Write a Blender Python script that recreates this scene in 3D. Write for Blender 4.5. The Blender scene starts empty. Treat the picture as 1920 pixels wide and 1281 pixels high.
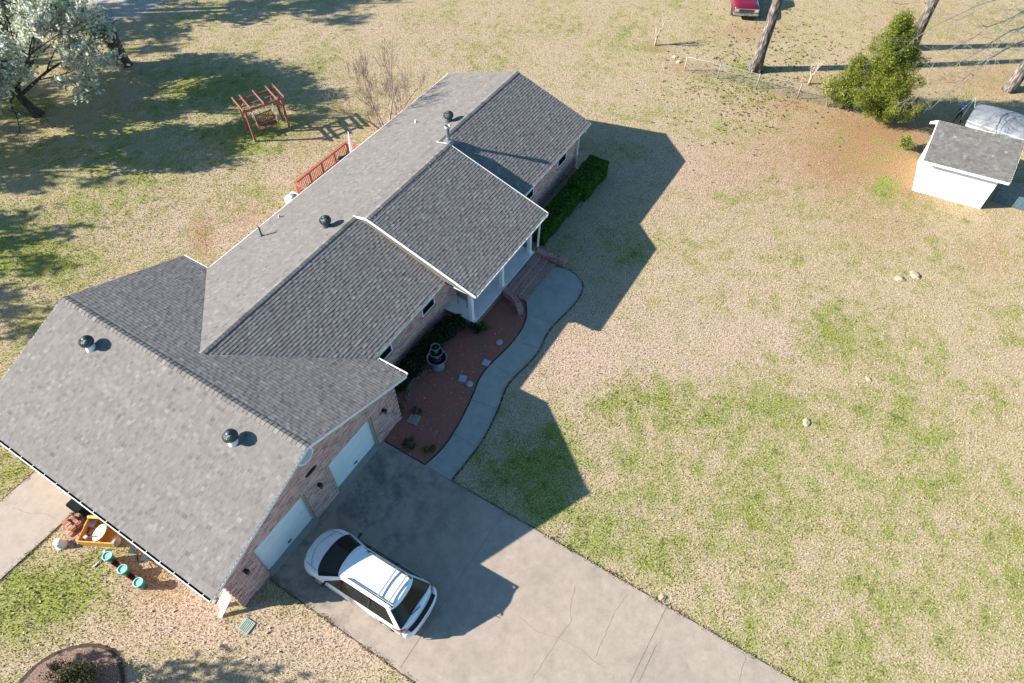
import bpy, bmesh, math, random
import numpy as np
from mathutils import Vector, Matrix, noise as mnoise

C = bpy.context.scene.collection
SC = bpy.context.scene
R = math.radians

# ------------------------------------------------------------------ camera
cam_d = bpy.data.cameras.new('camera')
cam_d.sensor_width = 36.0
cam_d.lens = 1262.158 / 1920.0 * 36.0
cam_d.clip_start = 0.1
cam_d.clip_end = 2000
cam = bpy.data.objects.new('camera', cam_d)
C.objects.link(cam)
cam.location = (-5.353, -10.721, 22.828)
cam.rotation_euler = (R(90 - 52.096), 0, R(31.546 - 90))
SC.camera = cam

# ------------------------------------------------------------------ sky + sun
SUN_AZ = R(180 - 54.789)          # direction towards the sun, measured from +X
SUN_EL = R(25.9)
world = bpy.data.worlds.new('World')
SC.world = world
world.use_nodes = True
wn = world.node_tree
sky = wn.nodes.new('ShaderNodeTexSky')
sky.sky_type = 'NISHITA'
sky.sun_disc = False
sky.sun_elevation = SUN_EL
sky.sun_rotation = math.atan2(math.cos(SUN_AZ), math.sin(SUN_AZ))
sky.air_density = 1.0
sky.dust_density = 0.6
sky.ozone_density = 3.5
bg = wn.nodes['Background']
tint = wn.nodes.new('ShaderNodeMix'); tint.data_type = 'RGBA'; tint.blend_type = 'MULTIPLY'
tint.inputs[0].default_value = 1.0; tint.inputs[7].default_value = (0.72, 1.0, 1.06, 1)
wn.links.new(sky.outputs[0], tint.inputs[6]); wn.links.new(tint.outputs[2], bg.inputs[0])
bg.inputs[1].default_value = 0.078

sun_d = bpy.data.lights.new('sun', 'SUN')
sun_d.energy = 5.0
sun_d.angle = R(0.5)
sun_d.color = (1.0, 0.945, 0.86)
sun = bpy.data.objects.new('sun', sun_d)
C.objects.link(sun)
sd = Vector((math.cos(SUN_EL) * math.cos(SUN_AZ), math.cos(SUN_EL) * math.sin(SUN_AZ), math.sin(SUN_EL)))
sun.rotation_euler = sd.to_track_quat('Z', 'Y').to_euler()
sun.location = sd * 60

SC.view_settings.view_transform = 'Standard'
SC.view_settings.look = 'None'
SC.view_settings.exposure = 1.46
SC.view_settings.gamma = 1.0

# ------------------------------------------------------------------ material helpers
def mat(name, build):
    m = bpy.data.materials.new(name)
    m.use_nodes = True
    nt = m.node_tree
    bs = nt.nodes['Principled BSDF']
    build(nt, bs)
    return m

def N(nt, typ, **kw):
    n = nt.nodes.new(typ)
    for k, v in kw.items():
        if k.startswith('_'):
            setattr(n, k[1:], v)
        else:
            n.inputs[k.replace('__', ' ')].default_value = v
    return n

def noise(nt, vec, scale, detail=3, rough=0.6):
    n = N(nt, 'ShaderNodeTexNoise', Scale=scale, Detail=detail, Roughness=rough)
    if vec is not None:
        nt.links.new(vec, n.inputs['Vector'])
    return n.outputs['Fac']

def ramp(nt, fac, stops):
    r = nt.nodes.new('ShaderNodeValToRGB')
    e = r.color_ramp.elements
    while len(e) > 1:
        e.remove(e[-1])
    e[0].position = stops[0][0]; e[0].color = (*stops[0][1], 1)
    for p, c in stops[1:]:
        x = e.new(p); x.color = (*c, 1)
    nt.links.new(fac, r.inputs[0])
    return r.outputs[0]

def mix(nt, fac, a, b, mode='MIX'):
    m = nt.nodes.new('ShaderNodeMix')
    m.data_type = 'RGBA'; m.blend_type = mode
    for sock, v in ((m.inputs[0], fac), (m.inputs[6], a), (m.inputs[7], b)):
        if isinstance(v, (int, float)):
            sock.default_value = v
        elif isinstance(v, tuple):
            sock.default_value = (*v, 1)
        else:
            nt.links.new(v, sock)
    return m.outputs[2]

def math_(nt, op, a, b=0.0, clamp=False):
    m = nt.nodes.new('ShaderNodeMath'); m.operation = op; m.use_clamp = clamp
    for i, v in enumerate((a, b)):
        if isinstance(v, (int, float)):
            m.inputs[i].default_value = v
        else:
            nt.links.new(v, m.inputs[i])
    return m.outputs[0]

def attr(nt, name):
    a = nt.nodes.new('ShaderNodeAttribute'); a.attribute_name = name
    return a.outputs['Fac']

def objco(nt):
    return nt.nodes.new('ShaderNodeTexCoord').outputs['Object']

def geopos(nt):
    return nt.nodes.new('ShaderNodeNewGeometry').outputs['Position']

def bump(nt, bs, h, strength=0.4, dist=0.02):
    b = N(nt, 'ShaderNodeBump', Strength=strength, Distance=dist)
    nt.links.new(h, b.inputs['Height'])
    nt.links.new(b.outputs[0], bs.inputs['Normal'])

def simple(name, col, rough=0.6, metal=0.0, var=0.12, scale=6.0, bmp=0.0, spec=0.4, coat=0.0):
    def f(nt, bs):
        n = noise(nt, geopos(nt), scale, 4)
        lo = tuple(c * (1 - var) for c in col); hi = tuple(min(1, c * (1 + var)) for c in col)
        c = ramp(nt, n, [(0.3, lo), (0.7, hi)])
        nt.links.new(c, bs.inputs['Base Color'])
        bs.inputs['Roughness'].default_value = rough
        bs.inputs['Metallic'].default_value = metal
        bs.inputs['Specular IOR Level'].default_value = spec
        bs.inputs['Coat Weight'].default_value = coat
        if bmp:
            bump(nt, bs, n, bmp, 0.01)
    return mat(name, f)

def toned(name, stops, rough=0.8, trans=0.0, scale=0.0, spec=0.2):
    """colour picked per face by the 'tone' attribute"""
    def f(nt, bs):
        t = attr(nt, 'tone')
        if scale:
            n = noise(nt, geopos(nt), scale, 3)
            t = math_(nt, 'ADD', t, math_(nt, 'MULTIPLY', math_(nt, 'SUBTRACT', n, 0.5), 0.7), True)
        c = ramp(nt, t, stops)
        nt.links.new(c, bs.inputs['Base Color'])
        bs.inputs['Roughness'].default_value = rough
        bs.inputs['Specular IOR Level'].default_value = spec
        if trans:
            tr = N(nt, 'ShaderNodeBsdfTranslucent')
            nt.links.new(c, tr.inputs[0])
            mx = N(nt, 'ShaderNodeMixShader'); mx.inputs[0].default_value = trans
            out = nt.nodes['Material Output']
            nt.links.new(bs.outputs[0], mx.inputs[1]); nt.links.new(tr.outputs[0], mx.inputs[2])
            nt.links.new(mx.outputs[0], out.inputs[0])
    return mat(name, f)

# ---- materials
def f_lawn(nt, bs):
    p = geopos(nt)
    n0 = noise(nt, p, 0.30, 4, 0.6)
    n1 = noise(nt, p, 1.3, 5, 0.7)
    n2 = noise(nt, p, 6.5, 4, 0.75)
    n3 = noise(nt, p, 17.0, 3, 0.75)
    n4 = noise(nt, p, 0.9, 4, 0.65)
    g = attr(nt, 'green'); s = attr(nt, 'straw'); o = attr(nt, 'soil')
    def add(v, n, k, mid=0.5):
        return math_(nt, 'ADD', v, math_(nt, 'MULTIPLY', math_(nt, 'SUBTRACT', n, mid), k))
    v = add(add(add(add(g, n0, 1.8), n1, 2.7), n2, 1.7), n3, 0.6)
    v = math_(nt, 'SUBTRACT', v, math_(nt, 'MULTIPLY', s, 0.42))
    v = math_(nt, 'MULTIPLY', math_(nt, 'SUBTRACT', v, 0.18), 1.2, True)
    dry = ramp(nt, n3, [(0.32, (0.120, 0.082, 0.040)), (0.42, (0.275, 0.208, 0.116)), (0.52, (0.395, 0.310, 0.190)), (0.62, (0.49, 0.400, 0.265)), (0.70, (0.64, 0.545, 0.40))])
    pink = ramp(nt, n3, [(0.32, (0.175, 0.110, 0.074)), (0.42, (0.320, 0.225, 0.158)), (0.52, (0.430, 0.320, 0.238)), (0.62, (0.52, 0.40, 0.305)), (0.70, (0.65, 0.53, 0.42))])
    grn = ramp(nt, n3, [(0.32, (0.040, 0.050, 0.010)), (0.42, (0.125, 0.148, 0.026)), (0.52, (0.230, 0.245, 0.056)), (0.62, (0.335, 0.320, 0.115)), (0.72, (0.48, 0.43, 0.26))])
    soil = ramp(nt, n3, [(0.32, (0.110, 0.058, 0.028)), (0.48, (0.272, 0.156, 0.080)), (0.66, (0.40, 0.265, 0.155))])
    pv = math_(nt, 'MULTIPLY', add(add(s, n4, 2.4, 0.48), n2, 0.8), 1.0, True)
    c = mix(nt, pv, dry, pink)
    so = math_(nt, 'MULTIPLY', math_(nt, 'SUBTRACT', add(add(o, n2, 1.3), n1, 0.8), 0.10), 1.6, True)
    c = mix(nt, so, c, soil)
    c = mix(nt, v, c, grn)
    n5 = noise(nt, p, 2.3, 5, 0.7)
    wd = math_(nt, 'MULTIPLY', math_(nt, 'SUBTRACT', n5, 0.535), 9.0, True)
    wd = math_(nt, 'MULTIPLY', wd, math_(nt, 'MULTIPLY', math_(nt, 'SUBTRACT', v, 0.25), 1.1, True))
    weed = ramp(nt, n3, [(0.34, (0.022, 0.030, 0.008)), (0.5, (0.085, 0.105, 0.030)), (0.66, (0.20, 0.20, 0.085))])
    c = mix(nt, wd, c, weed)
    nt.links.new(c, bs.inputs['Base Color'])
    bs.inputs['Roughness'].default_value = 0.95
    bs.inputs['Specular IOR Level'].default_value = 0.1
    bump(nt, bs, math_(nt, 'ADD', n3, math_(nt, 'MULTIPLY', n2, 0.6)), 0.5, 0.024)
M_LAWN = mat('lawn', f_lawn)

def f_conc(base, stain, light, sc=0.55):
    def f(nt, bs):
        p = geopos(nt)
        a = noise(nt, p, sc, 6, 0.6); b = noise(nt, p, 2.6, 5, 0.7); d = noise(nt, p, 38, 3, 0.7)
        c = ramp(nt, a, [(0.33, stain), (0.47, base), (0.60, base), (0.72, light)])
        c = mix(nt, 0.55, c, ramp(nt, b, [(0.30, tuple(x * 0.62 for x in base)), (0.5, base), (0.7, light)]), 'MIX')
        c = mix(nt, 0.35, c, ramp(nt, d, [(0.3, tuple(x * 0.6 for x in base)), (0.7, light)]), 'MIX')
        nt.links.new(c, bs.inputs['Base Color'])
        bs.inputs['Roughness'].default_value = 0.9
        bs.inputs['Specular IOR Level'].default_value = 0.25
        bump(nt, bs, d, 0.25, 0.006)
    return f
def f_drive(nt, bs):
    f_conc((0.335, 0.268, 0.214), (0.190, 0.156, 0.130), (0.44, 0.36, 0.295), 0.42)(nt, bs)
    p = geopos(nt)
    src = bs.inputs['Base Color'].links[0].from_socket
    sx = nt.nodes.new('ShaderNodeSeparateXYZ'); nt.links.new(p, sx.inputs[0])
    near = math_(nt, 'MULTIPLY', math_(nt, 'ADD', sx.outputs[1], 5.0), 0.30, True)     # oil and tyre dirt collects in front of the doors
    s1 = noise(nt, p, 0.75, 6, 0.65); s2 = noise(nt, p, 2.4, 5, 0.7)
    oil = math_(nt, 'MULTIPLY', math_(nt, 'SUBTRACT', math_(nt, 'ADD', s1, math_(nt, 'MULTIPLY', math_(nt, 'SUBTRACT', s2, 0.5), 0.5)), 0.44), 5.0, True)
    oil = math_(nt, 'MULTIPLY', oil, math_(nt, 'ADD', math_(nt, 'MULTIPLY', near, 0.75), 0.0))
    c = mix(nt, oil, src, (0.105, 0.098, 0.088))
    pale = math_(nt, 'MULTIPLY', math_(nt, 'SUBTRACT', noise(nt, p, 1.7, 5, 0.75), 0.58), 5.0, True)
    c = mix(nt, math_(nt, 'MULTIPLY', pale, 0.45), c, (0.46, 0.40, 0.345))
    blot = math_(nt, 'MULTIPLY', math_(nt, 'SUBTRACT', noise(nt, p, 0.9, 5, 0.7), 0.56), 6.0, True)
    c = mix(nt, math_(nt, 'MULTIPLY', blot, 0.55), c, (0.215, 0.170, 0.136))
    nt.links.new(c, bs.inputs['Base Color'])
M_DRIVE = mat('driveway_concrete', f_drive)
M_APRON = mat('apron_concrete', f_conc((0.33, 0.295, 0.255), (0.24, 0.215, 0.19), (0.42, 0.38, 0.335), 1.2))
M_WALK = mat('walkway_concrete', f_conc((0.34, 0.315, 0.275), (0.20, 0.188, 0.162), (0.42, 0.39, 0.345), 0.7))
M_PAD = mat('pad_concrete', f_conc((0.36, 0.30, 0.24), (0.28, 0.235, 0.185), (0.43, 0.37, 0.30), 0.7))
M_CRACK = simple('crack', (0.23, 0.184, 0.150), 0.95, var=0.3, scale=20)
M_JOINT = simple('joint', (0.235, 0.20, 0.175), 0.95, var=0.3, scale=12)
M_EDGE = simple('edge_soil', (0.115, 0.085, 0.058), 0.98, var=0.5, scale=14, bmp=0.6)
M_FENCE = simple('weathered_galvanised', (0.25, 0.245, 0.22), 0.8, var=0.2, scale=10)
M_PEBBLE = simple('pebble', (0.16, 0.14, 0.12), 0.9, var=0.3, scale=9)
M_SOIL = simple('soil', (0.055, 0.038, 0.026), 0.98, var=0.5, scale=14, bmp=0.6)

def f_mulch(nt, bs):
    p = geopos(nt)
    a = noise(nt, p, 45, 4, 0.75); b = noise(nt, p, 1.2, 4)
    c = ramp(nt, a, [(0.34, (0.14, 0.030, 0.020)), (0.5, (0.35, 0.088, 0.058)), (0.60, (0.47, 0.20, 0.14)), (0.70, (0.62, 0.44, 0.35))])
    c2 = ramp(nt, a, [(0.3, (0.11, 0.038, 0.026)), (0.55, (0.33, 0.125, 0.088)), (0.75, (0.48, 0.28, 0.21))])
    c = mix(nt, ramp(nt, b, [(0.4, (0, 0, 0)), (0.62, (1, 1, 1))]), c, c2)
    nt.links.new(c, bs.inputs['Base Color'])
    bs.inputs['Roughness'].default_value = 0.95
    bump(nt, bs, a, 0.9, 0.03)
M_MULCH = mat('mulch', f_mulch)
def f_mulch2(nt, bs):
    p = geopos(nt)
    a = noise(nt, p, 22, 4, 0.75)
    nt.links.new(ramp(nt, a, [(0.32, (0.05, 0.030, 0.020)), (0.46, (0.20, 0.115, 0.080)), (0.58, (0.31, 0.205, 0.15)), (0.7, (0.46, 0.35, 0.27))]), bs.inputs['Base Color'])
    bs.inputs['Roughness'].default_value = 0.95
    bump(nt, bs, a, 0.9, 0.04)
M_MULCH2 = mat('brown_mulch', f_mulch2)

M_SHINGLE = toned('shingles', [(0.0, (0.110, 0.098, 0.090)), (0.3, (0.158, 0.142, 0.131)), (0.65, (0.192, 0.174, 0.161)), (1.0, (0.246, 0.226, 0.211))], 0.95, 0, 3.0, 0.15)
M_SHINGLE_OLD = toned('shed_shingles', [(0.0, (0.085, 0.080, 0.074)), (0.4, (0.125, 0.118, 0.109)), (0.8, (0.165, 0.156, 0.144)), (1.0, (0.235, 0.222, 0.206))], 0.95, 0, 2.0, 0.15)

def f_brick(c1, c2, mortar, wear=1.0):
    def f(nt, bs):
        uv = nt.nodes.new('ShaderNodeUVMap'); uv.uv_map = 'uv'
        br = N(nt, 'ShaderNodeTexBrick', Scale=1.0)
        br.inputs['Brick Width'].default_value = 0.25; br.inputs['Row Height'].default_value = 0.100
        br.inputs['Mortar Size'].default_value = 0.014; br.inputs['Bias'].default_value = 0.0
        br.inputs['Color1'].default_value = (*c1, 1); br.inputs['Color2'].default_value = (*c2, 1); br.inputs['Mortar'].default_value = (*mortar, 1)
        nt.links.new(uv.outputs[0], br.inputs['Vector'])
        n = noise(nt, geopos(nt), 3.2, 5, 0.7); n2 = noise(nt, geopos(nt), 14, 3, 0.7)
        c = mix(nt, ramp(nt, n, [(0.42, (0, 0, 0)), (0.62, (0.5 * wear,) * 3)]), br.outputs[0], (0.60, 0.36, 0.30))
        c = mix(nt, ramp(nt, n2, [(0.50, (0, 0, 0)), (0.72, (0.6 * wear,) * 3)]), c, (0.19, 0.095, 0.090))
        nt.links.new(c, bs.inputs['Base Color'])
        bs.inputs['Roughness'].default_value = 0.92
        b = N(nt, 'ShaderNodeBump', Strength=0.7, Distance=0.012); b.invert = True
        nt.links.new(br.outputs['Fac'], b.inputs['Height']); nt.links.new(b.outputs[0], bs.inputs['Normal'])
    return f
M_BRICK = mat('wall_brick', f_brick((0.78, 0.42, 0.345), (0.25, 0.085, 0.075), (0.62, 0.51, 0.45)))
M_BRICK_STEP = mat('step_brick', f_brick((0.42, 0.15, 0.11), (0.20, 0.068, 0.058), (0.42, 0.34, 0.29), 0.4))
M_BRICK_PILE = toned('loose_brick', [(0, (0.24, 0.105, 0.07)), (0.5, (0.38, 0.19, 0.125)), (1, (0.50, 0.33, 0.24))], 0.95, 0, 9.0)

M_WHITE = simple('white_paint', (0.80, 0.80, 0.78), 0.5, var=0.04, scale=3)
M_TRIM = simple('trim_white', (0.78, 0.77, 0.74), 0.55, var=0.05, scale=4)
M_SOFFIT = simple('soffit', (0.55, 0.53, 0.50), 0.7, var=0.05)
M_GDOOR = simple('garage_door_paint', (0.82, 0.82, 0.80), 0.5, var=0.05, scale=1.2)
M_BEIGE = simple('beige_trim', (0.42, 0.36, 0.27), 0.7, var=0.08)
M_PORCH = simple('porch_paint', (0.70, 0.70, 0.68), 0.6, var=0.10, scale=3)
M_GUTTER_IN = simple('gutter_dark', (0.035, 0.035, 0.035), 0.9, var=0.3, scale=20)
M_DKMETAL = simple('dark_metal', (0.085, 0.105, 0.102), 0.42, 0.45, var=0.3, scale=14)
M_MORTAR = simple('mortar', (0.46, 0.38, 0.33), 0.95, var=0.15)
M_WATER = simple('dark_water', (0.012, 0.016, 0.018), 0.15)
M_SIDE = simple('roof_side', (0.115, 0.10, 0.085), 0.9)
M_GALV = simple('galvanised', (0.46, 0.47, 0.47), 0.45, 0.7, var=0.15, scale=10)
M_BLACK = simple('black_iron', (0.018, 0.018, 0.020), 0.5, 0.2, var=0.2)
M_LAMPGLASS = simple('lamp_glass', (0.25, 0.23, 0.16), 0.25, var=0.1)
def f_glass(nt, bs):
    bs.inputs['Base Color'].default_value = (0.010, 0.013, 0.014, 1)
    bs.inputs['Roughness'].default_value = 0.06
    bs.inputs['Specular IOR Level'].default_value = 0.22
M_GLASS = mat('dark_glass', f_glass)
M_SCREEN = simple('window_screen', (0.03, 0.038, 0.038), 0.6, var=0.2, scale=30)

def f_wood(c1, c2, sc=9):
    def f(nt, bs):
        p = geopos(nt)
        n = noise(nt, p, sc, 5, 0.7)
        c = ramp(nt, n, [(0.3, c1), (0.7, c2)])
        nt.links.new(c, bs.inputs['Base Color']); bs.inputs['Roughness'].default_value = 0.75
        bump(nt, bs, n, 0.3, 0.01)
    return f
M_REDWOOD = mat('red_stained_wood', f_wood((0.145, 0.055, 0.038), (0.285, 0.125, 0.088)))
M_DECKWOOD = mat('deck_stained_wood', f_wood((0.24, 0.075, 0.048), (0.385, 0.145, 0.098)))
M_GREYWOOD = mat('grey_wood', f_wood((0.20, 0.17, 0.14), (0.38, 0.33, 0.28)))
M_YELLOWWOOD = mat('ochre_wood', f_wood((0.42, 0.20, 0.030), (0.62, 0.33, 0.06)))
M_STUMP = mat('stump_bark', f_wood((0.035, 0.020, 0.010), (0.13, 0.072, 0.034), 14))

def f_bark(c1, c2, c3):
    def f(nt, bs):
        co = objco(nt)
        mp = N(nt, 'ShaderNodeMapping'); mp.inputs['Scale'].default_value = (9, 9, 2.2)
        nt.links.new(co, mp.inputs[0])
        v = N(nt, 'ShaderNodeTexVoronoi', Scale=1.0); nt.links.new(mp.outputs[0], v.inputs['Vector'])
        n = noise(nt, co, 16, 4, 0.7)
        h = math_(nt, 'ADD', v.outputs['Distance'], math_(nt, 'MULTIPLY', n, 0.5))
        c = ramp(nt, h, [(0.35, c3), (0.6, c2), (0.95, c1)])
        nt.links.new(c, bs.inputs['Base Color']); bs.inputs['Roughness'].default_value = 0.95
        b = N(nt, 'ShaderNodeBump', Strength=0.9, Distance=0.05); b.invert = True
        nt.links.new(h, b.inputs['Height']); nt.links.new(b.outputs[0], bs.inputs['Normal'])
    return f
M_PINEBARK = mat('pine_bark', f_bark((0.065, 0.050, 0.043), (0.185, 0.152, 0.132), (0.32, 0.275, 0.245)))
M_BARK = mat('dark_bark', f_bark((0.03, 0.025, 0.02), (0.075, 0.06, 0.05), (0.13, 0.11, 0.09)))
M_PALEBARK = simple('pale_bark', (0.25, 0.225, 0.185), 0.85, var=0.25, scale=6)
M_CRAPEBARK = simple('crape_bark', (0.46, 0.36, 0.27), 0.8, var=0.25, scale=7)
M_TWIG = simple('twig', (0.27, 0.20, 0.165), 0.85, var=0.25, scale=5)

M_BLOSSOM = toned('blossom', [(0, (0.10, 0.15, 0.060)), (0.35, (0.26, 0.33, 0.19)), (0.62, (0.55, 0.58, 0.46)), (1, (0.84, 0.83, 0.76))], 0.8, 0.5)
M_CEDAR = toned('cedar_leaf', [(0, (0.045, 0.066, 0.009)), (0.5, (0.145, 0.180, 0.022)), (1, (0.285, 0.300, 0.050))], 0.8, 0.3)
M_YELLOWLEAF = toned('yellow_leaf', [(0, (0.16, 0.16, 0.04)), (0.5, (0.30, 0.29, 0.07)), (1, (0.46, 0.40, 0.12))], 0.8, 0.3)
M_HEDGE = toned('hedge_leaf', [(0, (0.030, 0.066, 0.010)), (0.5, (0.072, 0.142, 0.018)), (1, (0.135, 0.225, 0.032))], 0.7, 0.25)
M_BUSH = toned('bush_leaf', [(0, (0.014, 0.022, 0.008)), (0.5, (0.032, 0.045, 0.015)), (1, (0.065, 0.075, 0.03))], 0.8, 0.2)
M_SHRUB = toned('shrub_leaf', [(0, (0.035, 0.045, 0.014)), (0.5, (0.085, 0.095, 0.035)), (1, (0.17, 0.15, 0.075))], 0.8, 0.25)
M_GREENLEAF = toned('green_leaf', [(0, (0.05, 0.10, 0.015)), (1, (0.13, 0.21, 0.04))], 0.7, 0.25)
M_SHADETREE = toned('tree_leaf', [(0, (0.03, 0.05, 0.012)), (1, (0.09, 0.12, 0.03))], 0.8, 0.2)
M_GRASS = toned('grass_blade', [(0.0, (0.085, 0.125, 0.022)), (0.25, (0.19, 0.235, 0.06)), (0.45, (0.30, 0.27, 0.13)), (0.55, (0.33, 0.265, 0.165)), (0.8, (0.50, 0.42, 0.30)), (1.0, (0.66, 0.58, 0.46))], 0.9, 0.25)
M_LITTER = toned('litter', [(0, (0.035, 0.024, 0.016)), (1, (0.11, 0.075, 0.045))], 0.9)

M_STONE = simple('stone', (0.34, 0.34, 0.33), 0.9, var=0.2, scale=10, bmp=0.4)
M_FOUNTAIN = simple('fountain_stone', (0.19, 0.20, 0.21), 0.8, var=0.25, scale=9, bmp=0.3)
M_ROCK = simple('pale_rock', (0.42, 0.30, 0.205), 0.95, var=0.15, scale=9, bmp=0.4)
M_GRATE = simple('grate_green', (0.30, 0.36, 0.31), 0.7, var=0.15)
M_TEAL = simple('teal_plastic', (0.012, 0.24, 0.185), 0.4, var=0.12)
M_TEAL_RIM = simple('teal_rim', (0.22, 0.56, 0.47), 0.45, var=0.1)
M_PLANTER = simple('brown_planter', (0.24, 0.10, 0.075), 0.7, var=0.15)
M_BIN = simple('bin_plastic', (0.009, 0.014, 0.014), 0.9, var=0.2, spec=0.08)
M_CONCPOT = simple('white_bucket_plastic', (0.68, 0.62, 0.53), 0.7, var=0.06)
M_DISH = simple('dish_grey', (0.52, 0.54, 0.55), 0.5, var=0.05)
M_TARP = None
def f_car(col, rough=0.25):
    def f(nt, bs):
        n = noise(nt, geopos(nt), 2.0, 3)
        c = ramp(nt, n, [(0.3, tuple(x * 0.95 for x in col)), (0.7, col)])
        nt.links.new(c, bs.inputs['Base Color'])
        bs.inputs['Roughness'].default_value = rough
        bs.inputs['Coat Weight'].default_value = 0.6; bs.inputs['Coat Roughness'].default_value = 0.08
    return f
M_VAN = mat('van_white', f_car((0.78, 0.79, 0.80)))
M_RED = mat('truck_red', f_car((0.14, 0.004, 0.018)))
M_CHROME = simple('chrome', (0.62, 0.63, 0.64), 0.2, 0.9, var=0.05)
M_RUBBER = simple('rubber', (0.02, 0.02, 0.02), 0.85, var=0.2)
M_TRIMBLK = simple('black_trim', (0.02, 0.021, 0.023), 0.5, var=0.1)
M_TAIL = simple('tail_red', (0.42, 0.04, 0.03), 0.25, var=0.1)
M_HEADL = simple('headlamp', (0.60, 0.62, 0.62), 0.12, 0.3, var=0.05)
def f_tarp(nt, bs):
    p = geopos(nt)
    n = noise(nt, p, 2.2, 5, 0.6)
    nt.links.new(ramp(nt, n, [(0.3, (0.17, 0.18, 0.195)), (0.7, (0.285, 0.295, 0.31))]), bs.inputs['Base Color'])
    bs.inputs['Roughness'].default_value = 0.42
    bs.inputs['Metallic'].default_value = 0.25
    bump(nt, bs, n, 0.35, 0.05)
M_TARP = mat('silver_tarp', f_tarp)
M_BLUE = simple('blue_paint', (0.12, 0.20, 0.36), 0.35, 0.2, var=0.15)
M_DKBLUE = simple('dark_teal_board', (0.075, 0.12, 0.145), 0.7, var=0.25, scale=8)
M_SHEDWALL = simple('shed_wall_paint', (0.82, 0.81, 0.78), 0.7, var=0.03, scale=2)
M_UMB = simple('umbrella_canvas', (0.74, 0.62, 0.58), 0.8, var=0.08)
M_ROAD = simple('gravel_road', (0.36, 0.31, 0.255), 0.95, var=0.2, scale=5, bmp=0.3)

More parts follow.
